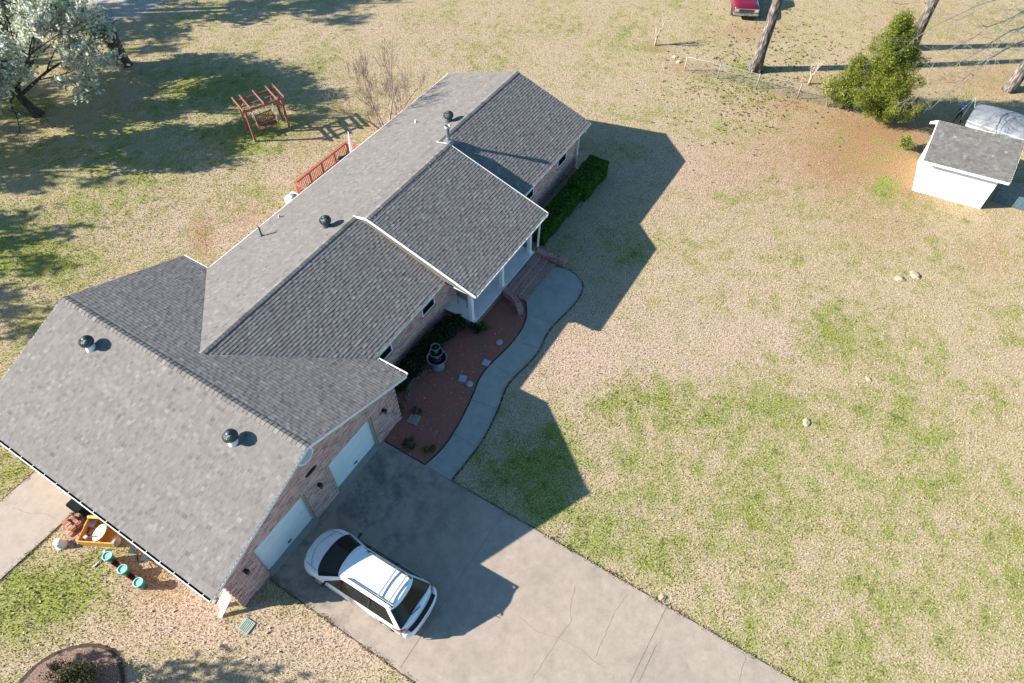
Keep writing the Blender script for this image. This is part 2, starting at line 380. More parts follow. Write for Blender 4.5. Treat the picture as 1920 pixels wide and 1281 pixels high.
# ------------------------------------------------------------------ mesh builder
class MB:
    def __init__(s):
        s.v = []; s.f = []; s.t = []; s.m = []; s.sm = []
        s.mats = []
    def face(s, pts, tone=0.5, mi=0, smooth=False):
        b = len(s.v); s.v.extend([tuple(p) for p in pts]); s.f.append(tuple(range(b, b + len(pts))))
        s.t.append(tone); s.m.append(mi); s.sm.append(smooth)
    def mesh(s, pts, faces, tone=0.5, mi=0, smooth=False):
        b = len(s.v); s.v.extend([tuple(p) for p in pts])
        for f in faces:
            s.f.append(tuple(b + i for i in f)); s.t.append(tone); s.m.append(mi); s.sm.append(smooth)
    def obox(s, c, ax, ay, az, tone=0.5, mi=0):
        """box from centre and three half-axis vectors"""
        c = Vector(c); ax = Vector(ax); ay = Vector(ay); az = Vector(az)
        p = [c + ax * i + ay * j + az * k for k in (-1, 1) for j in (-1, 1) for i in (-1, 1)]
        fs = [(0, 2, 3, 1), (4, 5, 7, 6), (0, 1, 5, 4), (2, 6, 7, 3), (0, 4, 6, 2), (1, 3, 7, 5)]
        if ax.cross(ay).dot(az) < 0:
            fs = [tuple(reversed(f)) for f in fs]
        s.mesh(p, fs, tone, mi)
    def box(s, x0, x1, y0, y1, z0, z1, tone=0.5, mi=0):
        s.obox(((x0 + x1) / 2, (y0 + y1) / 2, (z0 + z1) / 2), (abs(x1 - x0) / 2, 0, 0), (0, abs(y1 - y0) / 2, 0), (0, 0, abs(z1 - z0) / 2), tone, mi)
    def rbox(s, c, sx, sy, sz, rz=0, tilt=(0, 0), tone=0.5, mi=0):
        m = Matrix.Rotation(rz, 3, 'Z') @ Matrix.Rotation(tilt[0], 3, 'X') @ Matrix.Rotation(tilt[1], 3, 'Y')
        s.obox(c, m @ Vector((sx / 2, 0, 0)), m @ Vector((0, sy / 2, 0)), m @ Vector((0, 0, sz / 2)), tone, mi)
    def beam(s, p0, p1, w, h, up=(0, 0, 1), tone=0.5, mi=0):
        p0 = Vector(p0); p1 = Vector(p1); d = p1 - p0; L = d.length; d.normalize()
        up = Vector(up); sd_ = d.cross(up)
        if sd_.length < 1e-4:
            sd_ = d.cross(Vector((1, 0, 0)))
        sd_.normalize(); u = sd_.cross(d)
        s.obox((p0 + p1) / 2, d * L / 2, sd_ * w / 2, u * h / 2, tone, mi)
    def tube(s, pts, rad, n=6, cap=True, tone=0.5, mi=0, smooth=True):
        pts = [Vector(p) for p in pts]; k = len(pts)
        if isinstance(rad, (int, float)):
            rad = [rad] * k
        b = len(s.v); ref = None
        for i, p in enumerate(pts):
            d = (pts[min(i + 1, k - 1)] - pts[max(i - 1, 0)]).normalized()
            if ref is None:
                ref = Vector((0, 0, 1)) if abs(d.z) < 0.9 else Vector((1, 0, 0))
            a = d.cross(ref)
            if a.length < 1e-5: a = d.orthogonal()
            a.normalize(); c_ = d.cross(a).normalized(); ref = a.cross(d)
            for j in range(n):
                t = 2 * math.pi * j / n
                s.v.append(tuple(p + (a * math.cos(t) + c_ * math.sin(t)) * rad[i]))
        for i in range(k - 1):
            for j in range(n):
                q = (j + 1) % n
                s.f.append((b + i * n + j, b + i * n + q, b + (i + 1) * n + q, b + (i + 1) * n + j)); s.t.append(tone); s.m.append(mi); s.sm.append(smooth)
        if cap:
            s.f.append(tuple(b + j for j in reversed(range(n)))); s.t.append(tone); s.m.append(mi); s.sm.append(False)
            s.f.append(tuple(b + (k - 1) * n + j for j in range(n))); s.t.append(tone); s.m.append(mi); s.sm.append(False)
    def lathe(s, prof, c=(0, 0, 0), n=20, tone=0.5, mi=0, smooth=True, wob=0.0, ph=0):
        c = Vector(c); b = len(s.v)
        for r, z in prof:
            for j in range(n):
                t = 2 * math.pi * j / n
                rr = r * (1 + wob * math.sin(t * 3 + ph))
                s.v.append((c.x + rr * math.cos(t), c.y + rr * math.sin(t), c.z + z))
        for i in range(len(prof) - 1):
            for j in range(n):
                q = (j + 1) % n
                s.f.append((b + i * n + j, b + i * n + q, b + (i + 1) * n + q, b + (i + 1) * n + j)); s.t.append(tone); s.m.append(mi); s.sm.append(smooth)
        if prof[0][0] > 1e-3:
            s.f.append(tuple(b + j for j in reversed(range(n)))); s.t.append(tone); s.m.append(mi); s.sm.append(False)
        if prof[-1][0] > 1e-3:
            e = b + (len(prof) - 1) * n
            s.f.append(tuple(e + j for j in range(n))); s.t.append(tone); s.m.append(mi); s.sm.append(False)
    def prism(s, poly, z0, z1, tone=0.5, mi=0):
        k = len(poly)
        a = sum(poly[i][0] * poly[(i + 1) % k][1] - poly[(i + 1) % k][0] * poly[i][1] for i in range(k))
        if a < 0: poly = list(reversed(poly))
        p = [(x, y, z0) for x, y in poly] + [(x, y, z1) for x, y in poly]
        fs = [tuple(reversed(range(k))), tuple(range(k, 2 * k))] + [(i, (i + 1) % k, k + (i + 1) % k, k + i) for i in range(k)]
        s.mesh(p, fs, tone, mi)
    def extr_x(s, poly, x0, x1, tone=0.5, mi=0):
        """polygon in (y,z) extruded along x"""
        k = len(poly)
        a = sum(poly[i][0] * poly[(i + 1) % k][1] - poly[(i + 1) % k][0] * poly[i][1] for i in range(k))
        if a < 0: poly = list(reversed(poly))
        p = [(x0, y, z) for y, z in poly] + [(x1, y, z) for y, z in poly]
        fs = [tuple(reversed(range(k))), tuple(range(k, 2 * k))] + [(i, (i + 1) % k, k + (i + 1) % k, k + i) for i in range(k)]
        s.mesh(p, fs, tone, mi)
    def extr_y(s, poly, y0, y1, tone=0.5, mi=0):
        """polygon in (x,z) extruded along y"""
        k = len(poly)
        a = sum(poly[i][0] * poly[(i + 1) % k][1] - poly[(i + 1) % k][0] * poly[i][1] for i in range(k))
        if a > 0: poly = list(reversed(poly))
        p = [(x, y0, z) for x, z in poly] + [(x, y1, z) for x, z in poly]
        fs = [tuple(reversed(range(k))), tuple(range(k, 2 * k))] + [(i, (i + 1) % k, k + (i + 1) % k, k + i) for i in range(k)]
        s.mesh(p, fs, tone, mi)
    def blob(s, c, rx, ry, rz, sub=2, jit=0.15, seed=0, tone=0.5, mi=0):
        bm = bmesh.new(); bmesh.ops.create_icosphere(bm, subdivisions=sub, radius=1)
        c = Vector(c); pts = []
        for v in bm.verts:
            k = 1 + jit * mnoise.noise(v.co * 1.7 + Vector((seed * 3.1, seed * 1.7, seed)))* 1.6
            pts.append((c.x + v.co.x * rx * k, c.y + v.co.y * ry * k, c.z + v.co.z * rz * k))
        s.mesh(pts, [tuple(v.index for v in f.verts) for f in bm.faces], tone, mi, True)
        bm.free()
    def loft(s, rings, closed=True, cap0=False, cap1=False, tone=0.5, mi=0, smooth=True, sel=None):
        """rings: equal-length point lists"""
        n = len(rings[0]); b = len(s.v)
        for r in rings: s.v.extend([tuple(p) for p in r])
        for i in range(len(rings) - 1):
            for j in range(n if closed else n - 1):
                if sel and not sel(i, j): continue
                q = (j + 1) % n
                s.f.append((b + i * n + j, b + i * n + q, b + (i + 1) * n + q, b + (i + 1) * n + j)); s.t.append(tone); s.m.append(mi); s.sm.append(smooth)
        if cap0: s.f.append(tuple(b + j for j in reversed(range(n)))); s.t.append(tone); s.m.append(mi); s.sm.append(False)
        if cap1:
            e = b + (len(rings) - 1) * n
            s.f.append(tuple(e + j for j in range(n))); s.t.append(tone); s.m.append(mi); s.sm.append(False)
    def build(s, name, m, parent=None, bevel=0.0, uv=False, weld=False):
        used = sorted({i for f in s.f for i in f})
        if len(used) < len(s.v):
            ix = {o: k for k, o in enumerate(used)}
            s.v = [s.v[i] for i in used]; s.f = [tuple(ix[i] for i in f) for f in s.f]
        me = bpy.data.meshes.new(name)
        off = Vector((0, 0, 0))
        if parent is not None:
            p = parent
            while p is not None:
                off = off + p.location; p = p.parent
        vs = [(x - off.x, y - off.y, z - off.z) for x, y, z in s.v] if parent is not None else s.v
        me.from_pydata(vs, [], s.f)
        for mm in (m if isinstance(m, (list, tuple)) else [m]): me.materials.append(mm)
        me.polygons.foreach_set('material_index', s.m)
        me.polygons.foreach_set('use_smooth', s.sm)
        a = me.attributes.new('tone', 'FLOAT', 'FACE'); a.data.foreach_set('value', s.t)
        if weld:
            bm = bmesh.new(); bm.from_mesh(me); bmesh.ops.remove_doubles(bm, verts=bm.verts, dist=1e-4); bmesh.ops.recalc_face_normals(bm, faces=bm.faces); bm.to_mesh(me); bm.free()
        if uv:
            l = me.uv_layers.new(name='uv')
            for poly in me.polygons:
                n = poly.normal
                for li in poly.loop_indices:
                    co = me.vertices[me.loops[li].vertex_index].co
                    if abs(n.z) > 0.7: w = (co.x, co.y)
                    else:
                        t = Vector((-n.y, n.x, 0)).normalized(); w = (co.x * t.x + co.y * t.y, co.z)
                    l.data[li].uv = w
        o = bpy.data.objects.new(name, me); C.objects.link(o)
        if parent is not None: o.parent = parent
        if bevel:
            bv = o.modifiers.new('bevel', 'BEVEL'); bv.width = bevel; bv.segments = 2; bv.limit_method = 'ANGLE'
        return o

def np_mesh(name, verts, faces, tone, m, parent=None):
    """fast quad/tri mesh from numpy arrays"""
    me = bpy.data.meshes.new(name)
    nv = len(verts); nf, k = faces.shape
    off = np.zeros(3); p = parent
    while p is not None:
        off += np.array(p.location); p = p.parent
    me.vertices.add(nv); me.vertices.foreach_set('co', (verts - off).astype(np.float32).ravel())
    me.loops.add(nf * k); me.loops.foreach_set('vertex_index', faces.astype(np.int32).ravel())
    me.polygons.add(nf); me.polygons.foreach_set('loop_start', np.arange(0, nf * k, k, dtype=np.int32))
    a = me.attributes.new('tone', 'FLOAT', 'FACE'); a.data.foreach_set('value', np.asarray(tone, np.float32))
    me.materials.append(m)
    me.update(); me.validate()
    o = bpy.data.objects.new(name, me); C.objects.link(o)
    if parent is not None: o.parent = parent
    return o

def thing(name, label, cat, loc=(0, 0, 0), rz=0, group=None):
    o = bpy.data.objects.new(name, None); C.objects.link(o)
    o.location = loc; o.rotation_euler = (0, 0, rz); o.empty_display_size = 0.2
    tag(o, label, cat, group)
    return o
def tag(o, label=None, cat=None, group=None, kind=None):
    if label: o['label'] = label
    if cat: o['category'] = cat
    if group: o['group'] = group
    if kind: o['kind'] = kind
    return o
def dup(o, loc, rz=None, label=None, group=None):
    def cp(a, par):
        c = a.copy(); C.objects.link(c); c.parent = par
        for ch in kids.get(a.name, []): cp(ch, c)
        return c
    kids = {}
    for x in bpy.data.objects:
        if x.parent: kids.setdefault(x.parent.name, []).append(x)
    c = cp(o, None); c.location = loc
    if rz is not None: c.rotation_euler = (0, 0, rz)
    if label: c['label'] = label
    if group: c['group'] = group
    return c

rng = np.random.default_rng(7)
random.seed(11)

def leaf_quads(cen, size, rg, flat=0.0, aspect=0.6):
    """randomly turned quads at the points cen (n,3)"""
    n = len(cen)
    nrm = rg.normal(size=(n, 3)); nrm[:, 2] = nrm[:, 2] * (1 - flat) + flat * 2
    nrm /= np.linalg.norm(nrm, axis=1)[:, None]
    t = rg.normal(size=(n, 3)); t -= nrm * (t * nrm).sum(1)[:, None]; t /= np.linalg.norm(t, axis=1)[:, None]
    b = np.cross(nrm, t)
    sz = (size * rg.uniform(0.6, 1.4, n))[:, None]
    a = t * sz; b = b * sz * aspect
    v = np.stack([cen - a * .5 - b * .5, cen + a * .5 - b * .5, cen + a * .5 + b * .5, cen - a * .5 + b * .5], 1).reshape(-1, 3)
    f = np.arange(n * 4).reshape(n, 4)
    return v, f

# ================================================================== GROUND
GREEN= [(2.1, 21.4, 1.47, -2.39, -1.28, -1.88, 0.9), (-0.1, 17.5, 0.87, -1.41, -1.11, -1.6, 0.6), (2.0, 18.5, 0.78, -1.27, -0.84, -1.16, 0.6), (14.7, 19.7, 1.74, -2.84, -1.25, -1.27, 0.9), (16.7, 24.1, 2.03, -3.3, -1.96, -2.09, 0.8), (19.9, 20.1, 1.19, -1.94, -1.7, -1.56, 0.4), (14.0, 17.9, 1.39, -2.27, -0.87, -0.86, 0.7), (5.5, 21.2, 1.55, -2.52, -1.25, -1.65, 0.7), (10.0, 19.6, 0.89, -1.45, -0.9, -1.02, 0.5), (11.1, 22.2, 0.93, -1.51, -0.81, -0.94, 0.4), (10.2, -7.7, 1.01, -1.65, -1.25, -0.56, 0.85), (10.9, -9.9, 0.78, -1.27, -1.37, -0.53, 0.6), (16.7, -13.2, 1.07, -1.75, -1.67, -0.46, 0.7), (14.5, -15.7, 1.22, -1.99, -1.49, -0.34, 0.65), (13.9, -17.5, 1.07, -1.75, -1.19, -0.23, 0.6), (4.1, -8.0, 0.89, -1.45, -0.85, -0.45, 0.6), (4.4, -10.8, 0.86, -1.4, -1.0, -0.44, 0.65), (7.1, -11.4, 1.01, -1.64, -1.13, -0.44, 0.5), (4.9, -5.4, 0.94, -1.52, -1.44, -0.85, 0.95), (6.5, -5.4, 0.54, -0.87, -0.99, -0.56, 0.8), (5.9, -14.2, 1.13, -1.84, -1.02, -0.34, 0.35), (11.8, -19.2, 1.21, -1.97, -1.27, -0.21, 0.3), (17.4, -19.4, 0.67, -1.1, -1.6, -0.22, 0.5), (24.3, -6.2, 1.02, -1.65, -1.58, -0.58, 0.45), (21.0, -9.8, 1.2, -1.95, -1.7, -0.54, 0.45), (30.3, -2.4, 1.63, -2.66, -1.97, -0.77, 0.4), (35.0, 7.8, 2.99, -4.87, -2.42, -1.25, 0.4), (29.3, 13.0, 2.18, -3.55, -2.15, -1.41, 0.4), (-7.5, 6.5, 1.02, -1.67, -0.74, -1.06, 0.95), (-6.1, 5.9, 0.67, -1.09, -0.47, -0.61, 0.7), (-6.8, 9.0, 0.39, -0.64, -0.58, -0.86, 0.7), (-7.2, 5.0, 0.83, -1.34, -0.53, -0.72, 0.5), (-4.5, 0.3, 0.27, -0.45, -0.24, -0.24, 0.7), (-5.0, 0.2, 0.27, -0.44, -0.23, -0.24, 0.5), (-3.1, -0.6, 0.56, -0.91, -0.39, -0.36, 0.6), (17.7, -3.0, 0.81, -1.32, -1.92, -0.92, 0.45), (24.5, 0.3, 1.08, -1.76, -1.28, -0.61, 0.5), (20.7, 0.4, 0.58, -0.95, -2.2, -1.14, 0.2), (16.1, -1.1, 0.54, -0.87, -1.85, -0.99, 0.4), (36.6, -3.8, 1.05, -1.71, -1.76, -0.59, 0.4), (33.6, -2.8, 1.36, -2.21, -1.37, -0.5, 0.5), (10.1, 32.7, 0.83, -1.35, -0.51, -0.74, 0.9), (9.3, 33.0, 0.66, -1.07, -0.66, -0.98, 0.9), (21.9, 20.2, 1.4, -2.28, -1.38, -1.22, 0.5), (21.2, 25.0, 1.8, -2.93, -1.17, -1.15, 0.3), (8.4, -15.5, 0.88, -1.44, -0.95, -0.26, 0.45), (7.2, -9.5, 0.83, -1.35, -0.97, -0.43, 0.4), (23.5, -19.0, 0.76, -1.23, -2.02, -0.26, 0.35), (33.2, -18.3, 0.74, -1.21, -1.88, -0.23, 0.2), (28.8, -12.7, 0.29, -0.48, -0.88, -0.2, 0.8), (28.1, -13.9, 0.57, -0.93, -0.85, -0.18, 0.4), (35.8, -2.4, 0.32, -0.51, -0.47, -0.17, 0.9), (3.7, -6.3, 0.5, -0.82, -0.52, -0.3, 0.7), (16.9, 13.7, 0.78, -1.27, -0.74, -0.63, 0.3), (-1.3, 14.6, 0.7, -1.14, -1.01, -1.42, 0.3), (20.3, -11.3, 1.17, -1.9, -0.99, -0.29, 0.3), (-5.2, 11.4, 0.42, -0.68, -0.4, -0.59, 0.6), (3.9, -9.2, 0.58, -0.95, -0.67, -0.33, 0.5)]
STRAW= [(24.0, -3.0, 4.2, -5.5, -3.0, -1.6, 0.55), (16.5, -8.2, 3.0, -4.0, -2.0, -1.0, 0.50), (29.0, 12.0, 4.0, -5.0, -2.5, -1.6, 0.35), (11.2, -4.8, 2.01, -3.28, -1.93, -0.99, 0.9), (24.3, -3.8, 1.48, -2.42, -2.39, -0.97, 0.4), (26.9, 7.6, 2.53, -4.13, -1.92, -1.13, 0.5), (27.3, 20.2, 2.8, -4.56, -2.13, -1.71, 0.3), (-5.3, 1.6, 1.28, -2.08, -0.8, -0.88, 0.85), (-3.5, -3.2, 1.06, -1.73, -0.83, -0.71, 0.8), (13.1, 14.6, 1.04, -1.69, -1.29, -1.2, 0.5), (7.6, 16.2, 1.67, -2.71, -1.05, -1.17, 0.7), (15.2, -10.2, 1.32, -2.15, -1.63, -0.57, 0.7), (9.2, 13.8, 1.11, -1.81, -1.36, -1.37, 0.5), (4.9, -3.0, 0.64, -1.05, -1.13, -0.74, 0.5), (25.7, -1.7, 1.39, -2.26, -2.14, -0.93, 0.4), (14.2, -2.7, 1.02, -1.67, -1.42, -0.74, 0.5), (19.3, -19.0, 1.05, -1.72, -1.45, -0.21, 0.4)]
SOIL= [(32.0, -9.5, 5.5, -4.5, -4.5, -2.0, 0.50), (31.8, -11.2, 3.2, -3.0, -3.4, -1.2, 0.80), (28.0, -12.5, 3.0, -2.0, -2.5, -1.0, 0.40), (30.6, -13.1, 1.35, -2.19, -2.69, -0.57, 0.8), (34.5, -7.1, 1.83, -2.98, -2.14, -0.63, 0.55), (33.3, -11.1, 1.42, -2.32, -1.51, -0.36, 0.9), (33.4, -9.3, 0.96, -1.57, -1.29, -0.34, 0.7), (25.7, -13.1, 1.39, -2.26, -2.3, -0.53, 0.35), (26.1, -18.0, 1.06, -1.73, -1.87, -0.27, 0.3), (7.5, 15.0, 0.27, -0.45, -1.04, -1.12, 0.6), (36.5, -10.3, 0.83, -1.35, -1.67, -0.39, 0.4), (40.4, -1.1, 1.68, -2.74, -1.33, -0.47, 0.4), (35.3, 3.3, 0.45, -0.74, -0.49, -0.22, 0.7), (34.2, 0.2, 1.05, -1.71, -0.86, -0.35, 0.4), (37.5, -7.5, 1.03, -1.68, -1.18, -0.32, 0.4), (42.3, -15.4, 2.06, -3.36, -2.48, -0.36, 0.45), (28.5, -13.8, 0.86, -1.41, -1.28, -0.27, 0.4), (16.2, 16.7, 0.95, -1.54, -1.47, -1.35, 0.35), (9.9, 14.1, 0.84, -1.38, -0.72, -0.71, 0.35), (-4.5, 3.3, 0.57, -0.93, -0.62, -0.7, 0.4), (-5.4, 3.5, 0.56, -0.91, -0.47, -0.56, 0.4), (48.3, -11.1, 2.86, -4.65, -4.36, -0.83, 0.3), (42.6, -1.8, 0.95, -1.55, -1.4, -0.47, 0.3)]

def field(pats, x, y):
    """soft-edged patches of a ground cover kind, in metres on the lawn"""
    r = np.zeros_like(x)
    for cx, cy, ax, ay, bx, by, s in pats:
        det = ax * by - ay * bx
        dx = x - cx; dy = y - cy
        a = (dx * by - dy * bx) / det; b = (ax * dy - ay * dx) / det
        r = np.maximum(r, s * np.exp(-(a * a + b * b) * 0.6))
    return r

def axis(a, b, st):
    mid = list(np.arange(a, b + 1e-6, st))
    return np.array([a - 260, a - 120, a - 50, a - 20, a - 6] + mid + [b + 6, b + 20, b + 50, b + 120, b + 260])
xs = axis(-16, 62, 0.4); ys = axis(-30, 58, 0.4)
gx, gy = np.meshgrid(xs, ys, indexing='ij')
nx_, ny_ = gx.shape
gz = 0.0 * gx
vv = np.stack([gx, gy, gz], -1).reshape(-1, 3)
ii = np.arange(nx_ * ny_).reshape(nx_, ny_)
ff = np.stack([ii[:-1, :-1], ii[1:, :-1], ii[1:, 1:], ii[:-1, 1:]], -1).reshape(-1, 4)
lawn = np_mesh('lawn', vv, ff, np.full(len(ff), .5), M_LAWN)
def set_fields(o, x, y):
    for nm, pats, base in (('green', GREEN, 0.10), ('straw', STRAW, 0.0), ('soil', SOIL, 0.0)):
        a = o.data.attributes.new(nm, 'FLOAT', 'POINT')
        val = field(pats, x, y)
        if nm == 'soil': val = np.minimum(1.0, val * 1.05)
        if nm == 'green':   # greener towards the open front lawn and the west bank
            val = np.maximum(val * 1.2, 0.25 + .36 * np.exp(-(((x - 10) / 9) ** 2 + ((y + 14) / 7.5) ** 2)) + .34 * np.exp(-(((x - 5) / 10) ** 2 + ((y - 23) / 8) ** 2)) - .10 * np.exp(-(((x - 12) / 6) ** 2 + ((y + 4.5) / 3.2) ** 2)) - .12 * np.exp(-(((x - 40) / 9) ** 2 + ((y + 8) / 9) ** 2)))
        a.data.foreach_set('value', val.astype(np.float32))
set_fields(lawn, vv[:, 0], vv[:, 1])
tag(lawn, kind='structure')

# ---- driveway
DXL, DXR = -3.108, 3.04
mb = MB(); mb.box(DXL, DXR, -40, 0.54, -0.1, 0.030)
driveway = mb.build('driveway', M_DRIVE); tag(driveway, kind='structure')
CRACKS= [[(2.04, -8.66), (1.28, -8.87), (1.02, -9.08), (0.32, -8.98), (-0.4, -8.93), (-1.29, -8.87), (-2.2, -9.05), (-3.1, -8.95)], [(0.32, -8.98), (0.4, -9.83), (0.3, -10.26), (0.32, -10.69)], [(2.74, -10.26), (2.01, -10.16), (1.14, -10.21), (0.35, -10.24)], [(-0.15, -5.44), (-0.48, -5.88), (-0.49, -6.3), (-0.31, -6.81)], [(0.22, -7.57), (0.13, -8.36), (0.32, -8.98)], [(2.9, -14.29), (2.48, -14.29), (2.1, -14.37)], [(0.3, -10.94), (0.11, -10.97), (0.2, -11.29)]]
JOINTS= [[(3.0, -11.53), (-3.05, -11.44)], [(1.76, -11.73), (0.48, -11.71)], [(3.0, -5.24), (-3.05, -5.2)], [(1.05, -4.62), (1.13, -5.23)]]
def strip(mb, pts, w, z, jag=0.0):
    P_ = []
    for i in range(len(pts) - 1):
        a = np.array(pts[i]); b = np.array(pts[i + 1]); L = np.linalg.norm(b - a); k = max(1, int(L / 0.12)) if jag else 1
        for j in range(k): P_.append(a + (b - a) * j / k)
    P_.append(np.array(pts[-1]))
    if jag:
        P_ = [p + rng.normal(size=2) * jag for p in P_]
    L_, R_ = [], []
    for i, p in enumerate(P_):
        d = P_[min(i + 1, len(P_) - 1)] - P_[max(i - 1, 0)]; d = d / (np.linalg.norm(d) + 1e-9)
        nrm = np.array((-d[1], d[0])); ww = w * (rng.uniform(.5, 1.3) if jag else 1)
        L_.append(p + nrm * ww / 2); R_.append(p - nrm * ww / 2)
    for i in range(len(P_) - 1):
        mb.face([(*R_[i], z), (*R_[i + 1], z), (*L_[i + 1], z), (*L_[i], z)])
mb = MB()
for c_ in CRACKS: strip(mb, c_, 0.009, 0.034, 0.014)
o = mb.build('crack', M_CRACK, driveway)
mb = MB()
for j_ in JOINTS: strip(mb, j_, 0.013, 0.036)
mb.build('joint', M_JOINT, driveway)

# ---- walkway
WIN = [(3.03, -1.74), (3.9, -1.92), (4.75, -1.89), (5.86, -1.72), (6.78, -1.51), (7.47, -1.30), (8.32, -1.31), (9.29, -1.48), (10.35, -1.50), (11.0, -1.40), (11.44, -1.22), (12.08, -0.78)]
WOUT = [(14.63, -0.80), (14.8, -1.34), (14.68, -1.89), (14.42, -2.37), (13.98, -2.6), (13.2, -2.69), (12.21, -2.57), (11.38, -2.45), (10.77, -2.48), (10.27, -2.58), (9.86, -2.64), (9.11, -2.60), (8.4, -2.46), (7.89, -2.41), (7.39, -2.48), (6.65, -2.70), (5.92, -2.84), (5.27, -2.94), (4.76, -2.96), (3.95, -2.94), (3.03, -2.90)]
def smooth(pts, it=2):
    for _ in range(it):
        q = [pts[0]]
        for i in range(len(pts) - 1):
            a, b = np.array(pts[i]), np.array(pts[i + 1])
            q += [tuple(a * .75 + b * .25), tuple(a * .25 + b * .75)]
        q.append(pts[-1]); pts = q
    return pts
WIN_S = smooth(WIN); WOUT_S = smooth(WOUT)
mb = MB(); mb.prism(WIN_S + WOUT_S, -0.1, 0.034)
walk = mb.build('walkway', M_WALK); tag(walk, kind='structure')
mb = MB()
for a_, b_ in [((11.47, -1.25), (11.56, -2.45)), ((9.87, -1.51), (10.06, -2.62)), ((8.36, -1.33), (8.21, -2.42)), ((6.4, -1.63), (6.56, -2.69)), ((4.71, -1.90), (4.7, -2.93)), ((3.04, -1.78), (3.04, -2.88))]:
    strip(mb, [a_, b_], 0.028, 0.038)
mb.build('joint', M_JOINT, walk)
def offset_line(pts, d):
    o_ = []
    for i in range(len(pts)):
        a = np.array(pts[max(i - 1, 0)]); b = np.array(pts[min(i + 1, len(pts) - 1)]); t = (b - a) / np.linalg.norm(b - a)
        o_.append(tuple(np.array(pts[i]) + np.array((-t[1], t[0])) * d))
    return o_
mb = MB()
strip(mb, offset_line(WIN_S, 0.03), 0.085, 0.024)
strip(mb, offset_line(WOUT_S, 0.03), 0.085, 0.006)
strip(mb, [(3.065, 0.2), (3.065, -1.72)], 0.07, 0.026)
o = mb.build('soil_edge', M_SOIL); tag(o, kind='structure')
mb = MB(); strip(mb, [(3.065, -2.95), (3.065, -40)], 0.06, 0.005, 0.012); strip(mb, [(-3.135, 0.2), (-3.135, -40)], 0.07, 0.005, 0.016)
o = mb.build('soil_edge', M_EDGE); tag(o, kind='structure')

# ---- side pad left of the garage
mb = MB(); mb.prism([(-4.25, 7.90), (-14, 8.02), (-14, 10.48), (-4.25, 10.52)], -0.1, 0.03)
pad = mb.build('side_slab', M_PAD); tag(pad, kind='structure')
mb = MB(); strip(mb, [(-4.3, 7.85), (-14, 7.97)], 0.09, 0.005, 0.012); strip(mb, [(-4.3, 10.57), (-14, 10.53)], 0.05, 0.005, 0.012)
o = mb.build('soil_edge', M_EDGE); tag(o, kind='structure')
mb = MB(); strip(mb, [(-6.1, 9.9), (-5.9, 9.2), (-5.6, 8.7), (-5.55, 8.1)], 0.014, 0.034, 0.012)
mb.build('crack', M_CRACK, pad)

# ---- flower bed with red mulch
bed = [(3.04, 0.3)] + [(3.04, -1.74)] + WIN_S[1:] + [(12.05, 0.32), (9.55, 0.32), (9.55, 1.88), (4.2, 1.88), (4.2, 0.3)]
mb = MB(); mb.prism(bed, -0.05, 0.018)
o = mb.build('flower_bed', M_MULCH); tag(o, kind='structure')
rcx, rcy = -9.35, 2.72
ringp = [(rcx + (1.85 + 0.08 * math.sin(3 * t + 1)) * math.cos(t), rcy + (1.80 + 0.08 * math.sin(2 * t)) * math.sin(t)) for t in [2 * math.pi * i / 48 for i in range(48)]]
mb = MB(); mb.prism(ringp, -0.05, 0.05)
o = mb.build('tree_bed', M_MULCH2); tag(o, kind='structure')
mb = MB(); strip(mb, ringp + [ringp[0]], 0.13, 0.056, 0.008)
o = mb.build('soil_edge', M_SOIL); tag(o, kind='structure')

# ---- gravel lane beyond the flowering tree
mb = MB(); mb.prism([(17.5, 37.2), (20.6, 35.2), (23.4, 35.6), (60, 60), (50, 75), (30, 60)], -0.05, 0.008)
o = mb.build('gravel_lane', M_ROAD); tag(o, kind='structure')

# ================================================================== HOUSE
house = thing('brick_house', 'long brick house with grey shingle gables, attached garage and front porch', 'house')
ZE, ZR, GW, GD = 2.60, 4.456, 4.684, 11.773
YM, WM, ZM, ZME, LX = 5.856, 4.376, 4.093, 2.631, 22.168

def clip_poly(poly, sub):
    """Sutherland-Hodgman: polygon 'sub' clipped to the convex polygon 'poly' (counter-clockwise)"""
    out = sub
    for i in range(len(poly)):
        a = poly[i]; b = poly[(i + 1) % len(poly)]
        ex, ey = b[0] - a[0], b[1] - a[1]
        inp, out = out, []
        if not inp: return []
        def side(p): return ex * (p[1] - a[1]) - ey * (p[0] - a[0])
        for j in range(len(inp)):
            p, q = inp[j], inp[(j + 1) % len(inp)]
            sp, sq = side(p), side(q)
            if sp >= 0: out.append(p)
            if (sp >= 0) != (sq >= 0):
                t = sp / (sp - sq); out.append((p[0] + (q[0] - p[0]) * t, p[1] + (q[1] - p[1]) * t))
    return out

